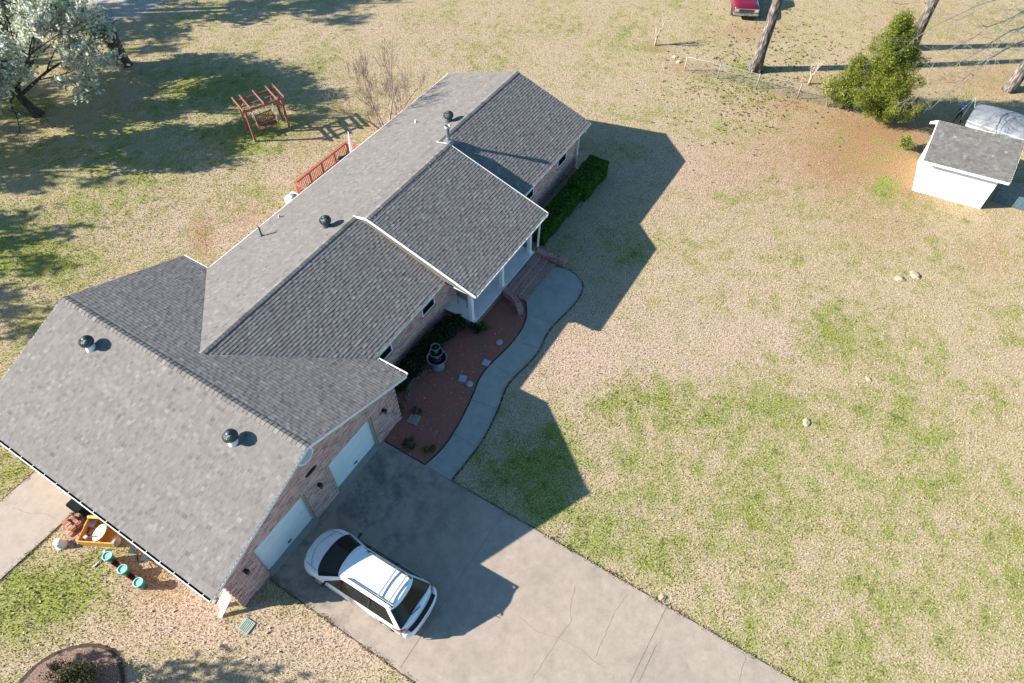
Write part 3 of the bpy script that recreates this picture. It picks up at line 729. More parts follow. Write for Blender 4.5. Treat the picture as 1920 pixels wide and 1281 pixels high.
def shingles(mb, O, U, V, poly, h=0.136, wmin=0.09, wmax=0.22, mi=0, t1=0.0105, t2=0.0155, seed=1, sig=.14):
    rg = random.Random(seed)
    O = Vector(O); U = Vector(U).normalized(); V = Vector(V).normalized(); Nn = U.cross(V)
    if Nn.z < 0: Nn = -Nn
    a = sum(poly[i][0] * poly[(i + 1) % len(poly)][1] - poly[(i + 1) % len(poly)][0] * poly[i][1] for i in range(len(poly)))
    if a < 0: poly = list(reversed(poly))
    flip = U.cross(V).z < 0
    u0 = min(p[0] for p in poly); u1 = max(p[0] for p in poly); v0 = min(p[1] for p in poly); v1 = max(p[1] for p in poly)
    k = 0; v = v0
    while v < v1 - 1e-3:
        u = u0 - rg.uniform(0, wmax); dbl = rg.random() < .5
        vb = min(v + h, v1)
        drift = rg.uniform(-.05, .05)
        while u < u1:
            w = rg.uniform(wmin, wmax); t = (t2 if dbl else t1) * rg.uniform(.85, 1.15)
            q = clip_poly(poly, [(u, v), (u + w, v), (u + w, vb), (u, vb)])
            tone = min(1, max(0, rg.gauss(.5, sig) + (0.06 if dbl else -0.05) + drift))
            if len(q) >= 3:
                def P3(p, top=True):
                    hh = 0.003 + (t * (1 - 0.85 * (p[1] - v) / h) if top else 0)
                    return O + U * p[0] + V * p[1] + Nn * hh
                top = [P3(p) for p in q]
                if flip: top = top[::-1]
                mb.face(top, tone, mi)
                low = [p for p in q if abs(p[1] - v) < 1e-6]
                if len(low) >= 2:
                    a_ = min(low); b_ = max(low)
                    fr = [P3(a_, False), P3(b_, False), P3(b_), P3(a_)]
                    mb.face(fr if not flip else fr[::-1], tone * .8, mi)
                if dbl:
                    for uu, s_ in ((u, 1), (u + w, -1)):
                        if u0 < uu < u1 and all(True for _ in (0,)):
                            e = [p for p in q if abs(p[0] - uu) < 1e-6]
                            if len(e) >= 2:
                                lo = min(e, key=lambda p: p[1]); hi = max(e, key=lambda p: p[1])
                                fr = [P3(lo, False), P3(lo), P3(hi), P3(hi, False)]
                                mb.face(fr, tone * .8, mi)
            u += w; dbl = not dbl if rg.random() < .85 else dbl
        v += h

def ridge_caps(mb, p0, p1, half, drop, mi=0, seed=3):
    """overlapping ridge cap shingles from p0 to p1; half: horizontal vector to one side; drop: its fall"""
    rg = random.Random(seed)
    p0 = Vector(p0); p1 = Vector(p1); d = (p1 - p0); L = d.length; d.normalize()
    h = Vector(half); s = 0.0
    while s < L:
        e = min(s + 0.21, L); a = p0 + d * s; b = p0 + d * e
        za, zb = 0.030, 0.016
        tone = min(1, max(0, rg.gauss(.45, .18)))
        for sg in (1, -1):
            pts = [a + Vector((0, 0, za)), a + h * sg + Vector((0, 0, za - drop)), b + h * sg + Vector((0, 0, zb - drop)), b + Vector((0, 0, zb))]
            mb.face(pts if sg > 0 else pts[::-1], tone, mi)
        pts = [a + h + Vector((0, 0, za - drop)), a + Vector((0, 0, za)), a - h + Vector((0, 0, za - drop)), a - h + Vector((0, 0, za - drop - .02)), a + Vector((0, 0, za - .02)), a + h + Vector((0, 0, za - drop - .02))]
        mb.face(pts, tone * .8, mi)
        s += 0.19

# ---- garage roof
gs = (ZR - ZE) / GW; gl = math.hypot(GW, ZR - ZE)
def gv(x): return (GW - abs(x)) / GW * gl
def vl_(v, sg):      # point of the valley line at height v on the garage slope, eased under the main roof
    t = (v - gv(.88)) / (gv(4.57) - gv(.88)); return (YM + sg * (WM * t - .04), v)
mb = MB()
mb.extr_y([(-GW, ZE), (0, ZR), (GW, ZE), (GW - .02, ZE - .11), (0, ZR - .13), (-GW + .02, ZE - .11)], 0.0, GD, mi=1)
shingles(mb, (-GW, 0, ZE), (0, 1, 0), (GW, 0, ZR - ZE), [(-.02, -.03), (GD + .02, -.03), (GD + .02, gl), (-.02, gl)], seed=5, wmin=.09, wmax=.19, sig=.115)
shingles(mb, (GW, 0, ZE), (0, 1, 0), (-GW, 0, ZR - ZE), [(-.02, -.03), vl_(-.03, -1), (YM, gv(.88)), (YM, gl), (-.02, gl)], seed=6)
shingles(mb, (GW, 0, ZE), (0, 1, 0), (-GW, 0, ZR - ZE), [(GD + .02, -.03), (GD + .02, gl), (YM, gl), (YM, gv(.88)), vl_(-.03, 1)], seed=7)
ridge_caps(mb, (0, -.02, ZR + .004), (0, GD + .02, ZR + .004), (0.13, 0, 0), 0.13 * gs)
mb.build('garage_roof', [M_SHINGLE, M_TRIM], house)

# ---- main roof
ms = (ZM - ZME) / WM; ml = math.hypot(WM, ZM - ZME)
def mv(d): return d / WM * ml
mb = MB()
mb.extr_x([(YM - WM, ZME), (YM, ZM), (YM + WM, ZME), (YM + WM - .02, ZME - .11), (YM, ZM - .13), (YM - WM + .02, ZME - .11)], 0.95, LX, mi=1)
yf = YM - WM
PXL, PXR = 9.258, 15.122
shingles(mb, (0, yf, ZME), (1, 0, 0), (0, WM, ZM - ZME), [(4.66, -.03), (LX + .02, -.03), (LX + .02, ml), (.92, ml), (4.61, 0)], seed=8)
shingles(mb, (0, YM + WM, ZME), (1, 0, 0), (0, -WM, ZM - ZME), [(4.66, -.03), (LX + .02, -.03), (LX + .02, ml), (.92, ml), (4.61, 0)], seed=9, wmin=.09, wmax=.19, sig=.115)
PXL, PXR = 9.258, 15.122
ridge_caps(mb, (LX + .02, YM, ZM + .004), (PXR + .03, YM, ZM + .004), (0, .13, 0), .13 * ms, seed=4)
ridge_caps(mb, (PXL - .04, YM, ZM + .004), (.95, YM, ZM + .004), (0, .13, 0), .13 * ms, seed=14)
mb.build('main_roof', [M_SHINGLE, M_TRIM], house)

# ---- porch roof: laid over the front slope, ridge just in front of the main ridge
PRY, PRZ, PF, PFZ, PBY = 5.204, 4.272, -0.014, 2.583, 5.935
mb = MB()
mb.extr_x([(PBY, 4.084), (PRY, PRZ), (PF, PFZ), (PF + .02, PFZ - .15), (1.40, 2.63), (PRY, 3.95), (PBY - .1, 3.95), (PBY, 4.05)], PXL, PXR, mi=2)
ps = (PRZ - PFZ) / (PRY - PF); pl = math.hypot(PRY - PF, PRZ - PFZ); pb = math.hypot(PBY - PRY, PRZ - 4.085)
shingles(mb, (0, PF, PFZ), (1, 0, 0), (0, PRY - PF, PRZ - PFZ), [(PXL - .015, -.03), (PXR + .015, -.03), (PXR + .015, pl), (PXL - .015, pl)], seed=10)
shingles(mb, (0, PBY, 4.088), (1, 0, 0), (0, PRY - PBY, PRZ - 4.088), [(PXL - .015, .0), (PXR + .015, .0), (PXR + .015, pb), (PXL - .015, pb)], seed=12)
ridge_caps(mb, (PXR + .015, PRY, PRZ + .004), (PXL - .015, PRY, PRZ + .004), (0, .13, 0), .13 * ps, seed=5)
# white rake boards on the porch roof ends
for x_, sg in ((PXL, -1), (PXR, 1)):
    x0, x1 = (x_ - .028, x_ + 0.0) if sg < 0 else (x_, x_ + .028)
    mb.extr_x([(PRY, PRZ + .022), (PF - .03, PFZ + .022), (PF - .03, PFZ - .085), (PRY, PRZ - .085)], x0 - .002, x1 + .002, mi=1)
    mb.extr_x([(PBY, 4.108), (PRY + .002, PRZ + .020), (PRY + .002, PRZ - .085), (PBY, 4.02)], x0, x1, mi=1)
mb.build('porch_roof', [M_SHINGLE, M_WHITE, M_SIDE], house)

# ---- rake boards of the big gables
for y_ in (-.03, GD + .005):
    for sg in (-1, 1):
        mb = MB(); pts = [(0, ZR + .004), (sg * GW, ZE + .004), (sg * GW, ZE - .13), (0, ZR - .14)]
        mb.extr_y(pts, y_ + (.002 if sg > 0 else 0), y_ + .025); mb.build('rake_board', M_TRIM, house)
for sg in (-1, 1):
    mb = MB(); pts = [(YM, ZM + .004), (YM + sg * WM, ZME + .004), (YM + sg * WM, ZME - .13), (YM, ZM - .14)]
    mb.extr_x(pts, LX + .004, LX + .03); mb.build('rake_board', M_TRIM, house)

# ---- gutters
def gutter(name, p0, p1, out, w=.115, hgt=.10, hang=True, gap=.62):
    p0 = Vector(p0); p1 = Vector(p1); o_ = Vector(out); d = (p1 - p0).normalized()
    b = MB()
    b.beam(p0 + o_ * (w - .014), p1 + o_ * (w - .014), .028, hgt, mi=0)
    b.beam(p0 + o_ * w * .5 - Vector((0, 0, hgt * .5 - .004)), p1 + o_ * w * .5 - Vector((0, 0, hgt * .5 - .004)), w - .02, .012, mi=1)
    b.beam(p0 + o_ * .006, p1 + o_ * .006, .012, hgt - .03, mi=1)
    for p in (p0, p1):
        b.beam(p + o_ * .01, p + o_ * (w - .016), .012, hgt - .01, mi=0)
    if hang:
        L = (p1 - p0).length; s = gap * .5
        while s < L:
            q = p0 + d * s
            b.beam(q + o_ * .0 + Vector((0, 0, hgt * .42)), q + o_ * (w - .03) + Vector((0, 0, hgt * .42)), .022, .012, mi=0); s += gap
    return b.build(name, [M_WHITE, M_GUTTER_IN], house)
gutter('gutter', (-GW - .02, .02, ZE - .055), (-GW - .02, GD - .02, ZE - .055), (-1, 0, 0), w=.105)
gutter('gutter', (GW + .02, .02, ZE - .055), (GW + .02, 1.34, ZE - .055), (1, 0, 0))
gutter('gutter', (GW + .02, 10.40, ZE - .055), (GW + .02, GD - .02, ZE - .055), (1, 0, 0), w=.08)
gutter('gutter', (4.84, yf - .0, ZME - .04), (PXL - .06, yf - .0, ZME - .04), (0, -1, 0), w=.05, hgt=.07, hang=False)
gutter('gutter', (PXR + .06, yf - .0, ZME - .04), (LX - .01, yf - .0, ZME - .04), (0, -1, 0), w=.05, hgt=.07, hang=False)
gutter('gutter', (PXL + .02, PF - .005, PFZ - .045), (PXR - .02, PF - .005, PFZ - .045), (0, -1, 0), w=.06, hgt=.08, hang=False)
gutter('gutter', (4.84, YM + WM + .02, ZME - .055), (LX - .01, YM + WM + .02, ZME - .055), (0, 1, 0), w=.06, hang=False)
def downspout(pts):
    b = MB()
    for i in range(len(pts) - 1): b.beam(pts[i], pts[i + 1], .085, .065, up=(0, 1, .02))
    return b.build('downspout', M_WHITE, house, bevel=.006)
downspout([(21.55, yf - .06, 2.50), (21.55, 1.76, 2.25), (21.55, 1.81, .15), (21.55, 1.55, .05)])
downspout([(15.02, -.06, 2.46), (15.02, .28, 2.28), (15.02, .36, .42)])

# ---- walls
GX0, GX1, GY0, GY1 = -4.234, 4.212, 0.284, 11.45
HW = 2.46
mb = MB()
doors = [(-3.02, -0.66), (0.52, 2.86)]
DZ = 2.05; RT = 0.26
cols_ = [(GX0, doors[0][0]), (doors[0][1], doors[1][0]), (doors[1][1], GX1)]
for a_, b_ in cols_: mb.box(a_, b_, GY0, GY0 + RT, 0, DZ)
mb.box(GX0, GX1, GY0, GY0 + RT, DZ, HW)
mb.extr_y([(GX0, HW), (GX1, HW), (GX1, HW + .10), (0, ZR - .14), (GX0, HW + .10)], GY0, GY0 + RT)
mb.box(GX0, GX0 + .2, GY0 + RT, GY1 - .2, 0, HW)
mb.box(GX1 - .2, GX1, GY0 + RT, GY1 - .2, 0, HW)
mb.box(GX0, GX1, GY1 - .2, GY1, 0, HW)
mb.extr_y([(GX0, HW), (GX1, HW), (GX1, HW + .10), (0, ZR - .14), (GX0, HW + .10)], GY1 - .2, GY1)
# quoins on the garage corners
for cx_, sg in ((GX0, -1), (GX1, 1)):
    z = 0.03; i = 0
    while z < 2.38:
        ln = .34 if i % 2 else .20
        x0, x1 = (cx_ - .028, cx_ + ln) if sg < 0 else (cx_ - ln, cx_ + .028)
        l2 = .20 if i % 2 else .34
        mb.box(x0, x1, GY0 - .028, GY0 + .002, z, z + .20)
        xa, xb = (cx_ - .028, cx_ - .001) if sg < 0 else (cx_ + .001, cx_ + .028)
        mb.box(xa, xb, GY0 + .003, GY0 + l2, z, z + .20)
        z += .27; i += 1
mb.build('garage_wall', M_BRICK, house, uv=True)
MX0, MX1, MY0, MY1 = GX1 + .003, 21.80, 1.88, 9.86
mb = MB()
mb.box(MX0, MX1, MY0, MY0 + .2, 0, 2.50)
mb.box(MX0, MX1, MY1 - .2, MY1, 0, 2.50)
mb.box(MX1 - .2, MX1, MY0 + .2, MY1 - .2, 0, 2.50)
mb.extr_x([(MY0, 2.50), (MY1, 2.50), (MY1, 2.58), (YM, ZM - .15), (MY0, 2.58)], MX1 - .2, MX1)
mb.build('house_wall', M_BRICK, house, uv=True)
for args in ((GX1 + .005, PXL, yf + .02, MY0 - .003, 2.49, 2.51), (PXR, MX1, yf + .02, MY0 - .003, 2.49, 2.51), (PXL + .05, PXR - .05, .0, MY0 - .003, 2.41, 2.43),
             (-GW + .02, GX0 - .003, .02, GD - .02, 2.47, 2.488), (MX0 + .5, MX1, MY1 + .003, YM + WM - .02, 2.49, 2.51)):
    mb = MB(); mb.box(*args); mb.build('soffit', M_SOFFIT, house)

# ---- garage doors
for a_, b_ in doors:
    g = MB(); yy = GY0 + RT - .10
    hs = (DZ - .035 - .06) / 4
    for k in range(4):
        g.box(a_ + .06, b_ - .06, yy, yy + .06, .035 + k * hs + .004, .035 + (k + 1) * hs - .004)
        for q in range(4):
            w_ = (b_ - a_ - .12) / 4
            g.box(a_ + .06 + q * w_ + .08, a_ + .06 + (q + 1) * w_ - .08, yy - .008, yy - .001, .035 + k * hs + .09, .035 + (k + 1) * hs - .09)
    g.box(a_ + .06, b_ - .06, yy + .02, yy + .05, .04, DZ - .07)
    gd = g.build('garage_door', M_GDOOR, house, bevel=.004)
    f = MB()
    f.box(a_ + .002, a_ + .07, GY0 + .06, yy + .005, .032, DZ - .002); f.box(b_ - .07, b_ - .002, GY0 + .06, yy + .005, .032, DZ - .002)
    f.box(a_ + .07, b_ - .07, GY0 + .06, yy + .005, DZ - .06, DZ - .002)
    f.build('door_frame', M_BEIGE, gd)
    h_ = MB(); h_.box((a_ + b_) / 2 - .08, (a_ + b_) / 2 + .08, yy - .045, yy - .012, .30, .33); h_.build('handle', M_BLACK, gd)

mb = MB()
for a_, b_ in doors: mb.box(a_ + .004, b_ - .004, .19, GY0 + RT - .11, .031, .040)
mb.build('door_apron', M_APRON, driveway)

# ---- windows, front door
def window(x0, x1, z0, z1, y=MY0):
    f = MB(); t = .055
    f.box(x0, x0 + t, y - .045, y - .001, z0, z1); f.box(x1 - t, x1, y - .045, y - .001, z0, z1)
    f.box(x0 + t, x1 - t, y - .045, y - .001, z0, z0 + t); f.box(x0 + t, x1 - t, y - .045, y - .001, z1 - t, z1)
    f.box(x0 + t, x1 - t, y - .038, y - .001, (z0 + z1) / 2 - .02, (z0 + z1) / 2 + .02)
    fr = f.build('window', M_TRIM, house)
    p = MB(); p.box(x0 + t, x1 - t, y - .022, y - .002, z0 + t, (z0 + z1) / 2 - .02); p.box(x0 + t, x1 - t, y - .028, y - .002, (z0 + z1) / 2 + .02, z1 - t)
    p.build('pane', M_GLASS, fr)
    s_ = MB(); s_.box(x0 - .03, x1 + .03, y - .07, y - .001, z0 - .06, z0 - .002); s_.build('sill', M_BRICK_STEP, fr, uv=True)
for x0, x1 in ((5.12, 6.0), (8.02, 8.9), (16.25, 17.12), (19.5, 20.42)):
    window(x0, x1, 1.36, 2.30)
d_ = MB()
d_.box(12.75, 13.65, MY0 - .04, MY0 - .001, .42, 2.30)
for zz in (.55, 1.15, 1.75):
    for xx in (12.85, 13.25): d_.box(xx, xx + .30, MY0 - .052, MY0 - .041, zz, zz + .45)
fd = d_.build('front_door', M_DKBLUE, house)
f = MB(); f.box(12.65, 12.748, MY0 - .06, MY0 - .001, .42, 2.40); f.box(13.652, 13.75, MY0 - .06, MY0 - .001, .42, 2.40); f.box(12.748, 13.652, MY0 - .06, MY0 - .001, 2.303, 2.40)
f.build('door_frame', M_TRIM, fd)
f = MB(); f.blob((13.56, MY0 - .09, 1.32), .03, .03, .03, 2, 0); f.build('handle', M_GALV, fd)

# ---- gable vent, plaque and wall lanterns on the garage front
v_ = MB(); cx_, cz_ = -.05, 3.70
n_ = 28
ring_o = [(cx_ + .34 * math.cos(2 * math.pi * i / n_), cz_ + .34 * math.sin(2 * math.pi * i / n_)) for i in range(n_)]
v_.extr_y(ring_o, GY0 - .05, GY0 - .001)
for k in range(-5, 6):
    zz = cz_ + k * .052; hw = math.sqrt(max(0, .28 ** 2 - (zz - cz_) ** 2))
    if hw > .05: v_.rbox((cx_, GY0 - .062, zz), hw * 2, .012, .05, 0, (0.6, 0))
v_.build('gable_vent', M_WHITE, house)
p_ = MB(); ell = [(-.09 + .26 * math.cos(2 * math.pi * i / 24), 2.72 + .095 * math.sin(2 * math.pi * i / 24)) for i in range(24)]
p_.extr_y(ell, GY0 - .025, GY0 - .001); p_.build('plaque', M_BLACK, house)
def lantern(x, z, y=GY0):
    l = MB()
    l.box(x - .05, x + .05, y - .025, y - .001, z - .10, z + .06)
    l.beam((x, y - .02, z + .06), (x, y - .11, z + .10), .022, .022)
    l.lathe([(.005, .17), (.09, .09), (.095, .075), (.07, .07)][::-1], (x, y - .12, z - .02), 6)
    l.lathe([(.035, -.16), (.055, -.14), (.055, -.125)], (x, y - .12, z), 6)
    for k in range(6):
        t = 2 * math.pi * k / 6
        l.tube([(x + .055 * math.cos(t), y - .12 + .055 * math.sin(t), z - .13), (x + .075 * math.cos(t), y - .12 + .075 * math.sin(t), z + .06)], .008, 4)
    lo = l.build('wall_lantern', M_BLACK, house)
    g = MB(); g.lathe([(.045, -.125), (.062, .05)], (x, y - .12, z), 6, smooth=False); g.build('lamp_glass', M_LAMPGLASS, lo)
for x_, z_ in ((-.06, 1.72), (3.45, 1.70), (-3.50, 1.70)): lantern(x_, z_)

# ---- roof vents
def turbine(x, y, z, white):
    b = MB(); b.lathe([(.20, -.12), (.17, .05), (.15, .14), (.15, .20)], (x, y, z), 20)
    base = b.build('turbine_vent', M_WHITE if white else M_DKMETAL, house)
    t = MB(); n = 22
    prof = [(.15, .20), (.20, .25), (.235, .32), (.235, .38), (.20, .45), (.13, .50), (.05, .52)]
    t.lathe([(r * .93, zz) for r, zz in prof] + [(0.001, .525)], (x, y, z), 20)
    for k in range(n):
        a = 2 * math.pi * k / n
        ring = []
        for i, (r, zz) in enumerate(prof):
            tw = a + (zz - .2) * 1.6
            ring.append((x + r * math.cos(tw), y + r * math.sin(tw), z + zz))
        t.tube(ring, .012, 4, smooth=False)
    t.lathe([(.09, .515), (.07, .54), (.001, .545)], (x, y, z), 14)
    t.build('turbine_head', M_DKMETAL, base)
turbine(-.87, 9.31, 4.111, True); turbine(-.94, 2.32, 4.083, True)
turbine(8.39, 6.68, 3.818, False); turbine(17.04, 6.57, 3.855, False)
def pipe(x, y, z, h, r, m=M_GALV):
    b = MB(); b.lathe([(r * 2.6, -.04), (r * 1.6, .05), (r, .07), (r, h), (r * .8, h), (r * .8, h - .08), (0.001, h - .08)], (x, y, z), 12)
    return b.build('vent_pipe', m, house)
pipe(7.16, 9.52, 2.868, .52, .042, M_DKMETAL); pipe(8.5, 9.81, 2.77, .17, .035); pipe(16.87, 8.5, 3.21, .17, .035)
b = MB(); b.box(15.26, 15.66, 5.30, 5.64, 3.9, 4.20)
b.lathe([(.085, 0), (.085, .62), (.13, .64), (.13, .78), (.11, .78), (.11, .66), (.001, .66)], (15.46, 5.47, 4.15), 16)
b.build('flue_pipe', M_GALV, house)

# ---- porch
mb = MB(); mb.box(9.60, 14.62, .36, MY0 - .003, 0, .365); mb.build('porch_base', M_BRICK_STEP, house, uv=True)
mb = MB(); mb.box(9.548, 14.66, .303, MY0 - .002, .366, .412); mb.build('porch_floor', M_PORCH, house, bevel=.008)
for x_ in (9.64, 12.05, 14.46):
    c_ = MB()
    c_.box(x_ - .085, x_ + .085, .42, .59, .50, 2.34)
    c_.box(x_ - .115, x_ + .115, .39, .62, .413, .499); c_.box(x_ - .115, x_ + .115, .39, .62, 2.341, 2.41)
    c_.build('porch_column', M_WHITE, house, bevel=.008)
mb = MB(); mb.box(9.45, 14.65, .41, .60, 2.432, 2.56); mb.build('porch_beam', M_WHITE, house)
st = MB()
for k, (ya, yb, zz) in enumerate([(-.05, .30, .310), (-.42, -.052, .212), (-.80, -.422, .114)]):
    x = 12.02
    st.box(12.02, 14.66, ya + .010, yb, 0, zz - .006, mi=1)
    while x < 14.60:
        w = .125
        st.box(x, x + w - .016, ya, ya + .20, zz - .058 + random.uniform(-.002, .002), zz + random.uniform(-.004, .004)); st.box(x, x + w - .016, ya + .214, yb - .012, zz - .03, zz + random.uniform(-.006, .002)); x += w
st.build('porch_steps', [M_BRICK_STEP, M_MORTAR], house, uv=True)
def cheek(pts, z0, z1, w, extra=None):
    ck = MB()
    pts = smooth(pts, 2); n = len(pts); L = 0
    seg = []
    for i in range(n - 1):
        a = np.array(pts[i]); b = np.array(pts[i + 1]); l = np.linalg.norm(b - a)
        d = (b - a) / l; nr = np.array((-d[1], d[0]))
        za = z0 + (z1 - z0) * i / (n - 1); zb = z0 + (z1 - z0) * (i + 1) / (n - 1)
        for h0, h1, ww in ((0.0, -0.075, w - .05), (-0.07, 0.0, w)):
            base = [(*(a - nr * ww / 2), (0 if h0 == 0.0 else za + h0)), (*(b - nr * ww / 2), (0 if h0 == 0.0 else zb + h0)), (*(b + nr * ww / 2), (0 if h0 == 0.0 else zb + h0)), (*(a + nr * ww / 2), (0 if h0 == 0.0 else za + h0))]
            top = [(*(a - nr * ww / 2), za + h1), (*(b - nr * ww / 2), zb + h1), (*(b + nr * ww / 2), zb + h1), (*(a + nr * ww / 2), za + h1)]
            if h0 != 0.0:
                top = [(p[0] * .985 + .015 * (a + b)[0] / 2, p[1] * .985 + .015 * (a + b)[1] / 2, p[2]) for p in top]
            ck.mesh(base + top, [(3, 2, 1, 0), (4, 5, 6, 7), (0, 1, 5, 4), (1, 2, 6, 5), (2, 3, 7, 6), (3, 0, 4, 7)])
    if extra: ck.box(*extra)
    ck.build('step_wall', M_BRICK_STEP, house, uv=True)
cheek([(11.90, .26), (11.86, -.05), (11.72, -.42), (11.44, -.80), (11.26, -.98)], .47, .30, .27)
cheek([(14.80, .24), (14.83, -.15), (14.90, -.55), (15.0, -.86)], .47, .32, .27, (14.84, 15.20, -1.16, -.86, 0, .42))

# ================================================================== MINIVAN
def rrect_ring(hw, yf, yr, kf, kr, rf, rr, z, nside=26, nfr=22, zfun=None):
    """closed plan outline, counter-clockwise from front-left corner; front at yf (larger y), rear at yr.
    kf, kr: bow of the front and rear faces; rf, rr: corner softness"""
    pts = []
    # left side, rear to front (x = -hw)
    for i in range(nside):
        t = i / (nside - 1); y = yr + kr + (yf - kf - yr - kr) * t
        pts.append([-hw, y])
    for i in range(1, nfr):
        a = math.pi * (1 - i / nfr)
        x = math.copysign(abs(math.cos(a)) ** (2 / rf), math.cos(a)) * hw
        y = yf - kf + kf * abs(math.sin(a)) ** (2 / rf)
        pts.append([x, y])
    for i in range(nside):
        t = i / (nside - 1); y = yf - kf + (yr + kr - yf + kf) * t
        pts.append([hw, y])
    for i in range(1, nfr):
        a = math.pi * i / nfr
        x = math.copysign(abs(math.cos(a)) ** (2 / rr), math.cos(a)) * hw
        y = yr + kr - kr * abs(math.sin(a)) ** (2 / rr)
        pts.append([x, y])
    return [(p[0], p[1], zfun(p[1]) if zfun else z) for p in pts]

van = thing('minivan', 'white minivan with roof rack parked on the driveway, half in the house shadow', 'minivan', (-1.49, -2.80, 0.030), R(1.2))
VF, VR, VH = 2.36, -2.17, 0.865
WR = 0.30; WY = (1.42, -1.36)
def arch(y, z):
    for wy in WY:
        d = abs(y - wy)
        if d < WR + .05: z = max(z, .30 + math.sqrt(max(0, (WR + .05) ** 2 - d * d)) - .0)
    return z
def belt(y):   # shoulder height along the car
    if y > 1.15: return .93 - .24 * ((y - 1.15) / 1.2) ** 1.7
    return .93 + .03 * min(1, (1.15 - y) / 3)
bodyl = []
for hw, yf, yr, kf, kr, z in ((VH - .10, VF - .12, VR + .10, .62, .30, .20), (VH - .02, VF - .03, VR + .02, .68, .32, .27), (VH, VF, VR, .70, .34, .42), (VH + .005, VF - .01, VR - .005, .72, .34, .54), (VH, VF - .05, VR + .01, .75, .36, .66)):
    r_ = rrect_ring(hw, yf, yr, kf, kr, 2.5, 2.7, z)
    bodyl.append([(x, y, arch(y, zz) if abs(x) > VH * .9 else zz) for x, y, zz in r_])
for f_, dz in ((.985, -.06), (.955, .0), (.88, .022)):
    r_ = rrect_ring((VH) * f_, (VF - .08) * f_ + .00, (VR + .02) * (.995 if f_ > .95 else .97), .78 * f_, .36, 2.5, 2.7, 0)
    bodyl.append([(x, y, belt(y) + dz) for x, y, zz in r_])
b = MB(); b.loft(bodyl)
# hood / deck cap
for f_a, f_b in ((.88, .6), (.6, .25), (.25, .0004)):
    ra = rrect_ring(VH * f_a, (VF - .08) * .88, (VR + .02) * .97, .78 * .88, .36, 2.5, 2.7, 0)
    rb = rrect_ring(VH * f_b, (VF - .08) * .88, (VR + .02) * .97, .78 * .88, .36, 2.5, 2.7, 0)
    def hz(f): return .022 + .045 * (1 - (f / .88) ** 2)
    b.loft([[(x, y, belt(y) + hz(f_a)) for x, y, _ in ra], [(x, y, belt(y) + hz(f_b)) for x, y, _ in rb]])
body = b.build('body', M_VAN, None)
# (re-parented below with its local coordinates kept)
def adopt(o, par):
    o.parent = par; return o
adopt(body, van)
under = MB(); under.box(-VH + .09, VH - .09, VR + .25, VF - .35, .16, .50); adopt(under.build('underbody', M_TRIMBLK), van)
# greenhouse
YB0, YT0, YT1, YB1 = 1.64, 0.60, -1.62, -2.06     # windscreen base/top, roof end, rear glass base (at centre)
rings = []; lv = [0, .045, .93, .97, 1.0]
NS, NF = 26, 22
for h in lv:
    e = h ** 0.9
    yf = YB0 + (YT0 - YB0) * h; yr = YB1 + (YT1 - YB1) * (h ** 1.25)
    hw = (VH - .03) + (.585 - VH + .03) * (h ** 1.35)
    kf = .46 - .22 * h; kr = .17 + .08 * h
    z = .93 + (1.545 - .93) * h
    rings.append(rrect_ring(hw, yf, yr, kf, kr, 2.35, 3.0 - .7 * h, z))
n_tot = len(rings[0])
def seg(j):
    if j < NS - 1: return 'L'
    if j < NS - 1 + NF: return 'F'
    if j < 2 * NS - 2 + NF: return 'R'
    return 'B'
def is_glass(i, j):
    if i != 1: return False
    s_ = seg(j)
    if s_ == 'F': k = j - (NS - 1); return 2 <= k < NF - 2
    if s_ == 'B': k = j - (2 * NS - 2 + NF); return 2 <= k < NF - 2
    if s_ == 'L': return 1 <= j < NS - 2
    k = j - (NS - 1 + NF); return 1 <= k < NS - 2
b = MB(); b.loft(rings, sel=lambda i, j: not is_glass(i, j))
top = rings[-1]
caps = [top]
for f_, dz in ((.94, .030), (.80, .052), (.5, .07), (.2, .077), (.0004, .078)):
    cy0, cy1 = -1.55, .36
    caps.append([(x * f_, cy1 + (y - cy1) * f_ if y > cy1 else (cy0 + (y - cy0) * f_ if y < cy0 else y), z + dz) for x, y, z in top])
b.loft(caps)
adopt(b.build('roof', M_VAN), van)
# drip rails: thin dark lines along the roof sides
for sx in (-1, 1):
    b = MB(); b.tube([(sx * .556, y, 1.574) for y in np.linspace(.40, -1.62, 12)], .009, 5); adopt(b.build('roof_seam', M_TRIMBLK), van)
def glass(name, segc, m=M_GLASS):
    g = MB(); g.loft(rings, sel=lambda i, j: is_glass(i, j) and seg(j) == segc); return adopt(g.build(name, m), van)
glass('windscreen', 'F'); glass('rear_window', 'B'); glass('side_window', 'L'); glass('side_window', 'R')
# pillars over the side glass
for sx in (-1, 1):
    for y in (.42, -.72):
        b = MB()
        p0 = (sx * (VH - .045), y + .02, .985); p1 = (sx * .662, y - .04, 1.452)
        b.beam(p0, p1, .055, .016, up=(sx, 0, .4)); adopt(b.build('door_pillar', M_TRIMBLK), van)
# rack
rack = thing('roof_rack', None, None); rack.parent = van
for sx in (-1, 1):
    r1 = MB(); r1.tube([(sx * .50, .20, 1.60), (sx * .50, .14, 1.655), (sx * .50, -1.45, 1.665), (sx * .50, -1.55, 1.61)], .022, 6); adopt(r1.build('side_rail', M_TRIMBLK), rack)
for y in (-.98, -1.38):
    c_ = MB(); c_.beam((-.50, y, 1.685), (.50, y, 1.685), .055, .022)
    o = c_.build('crossbar', M_GALV); o.parent = rack
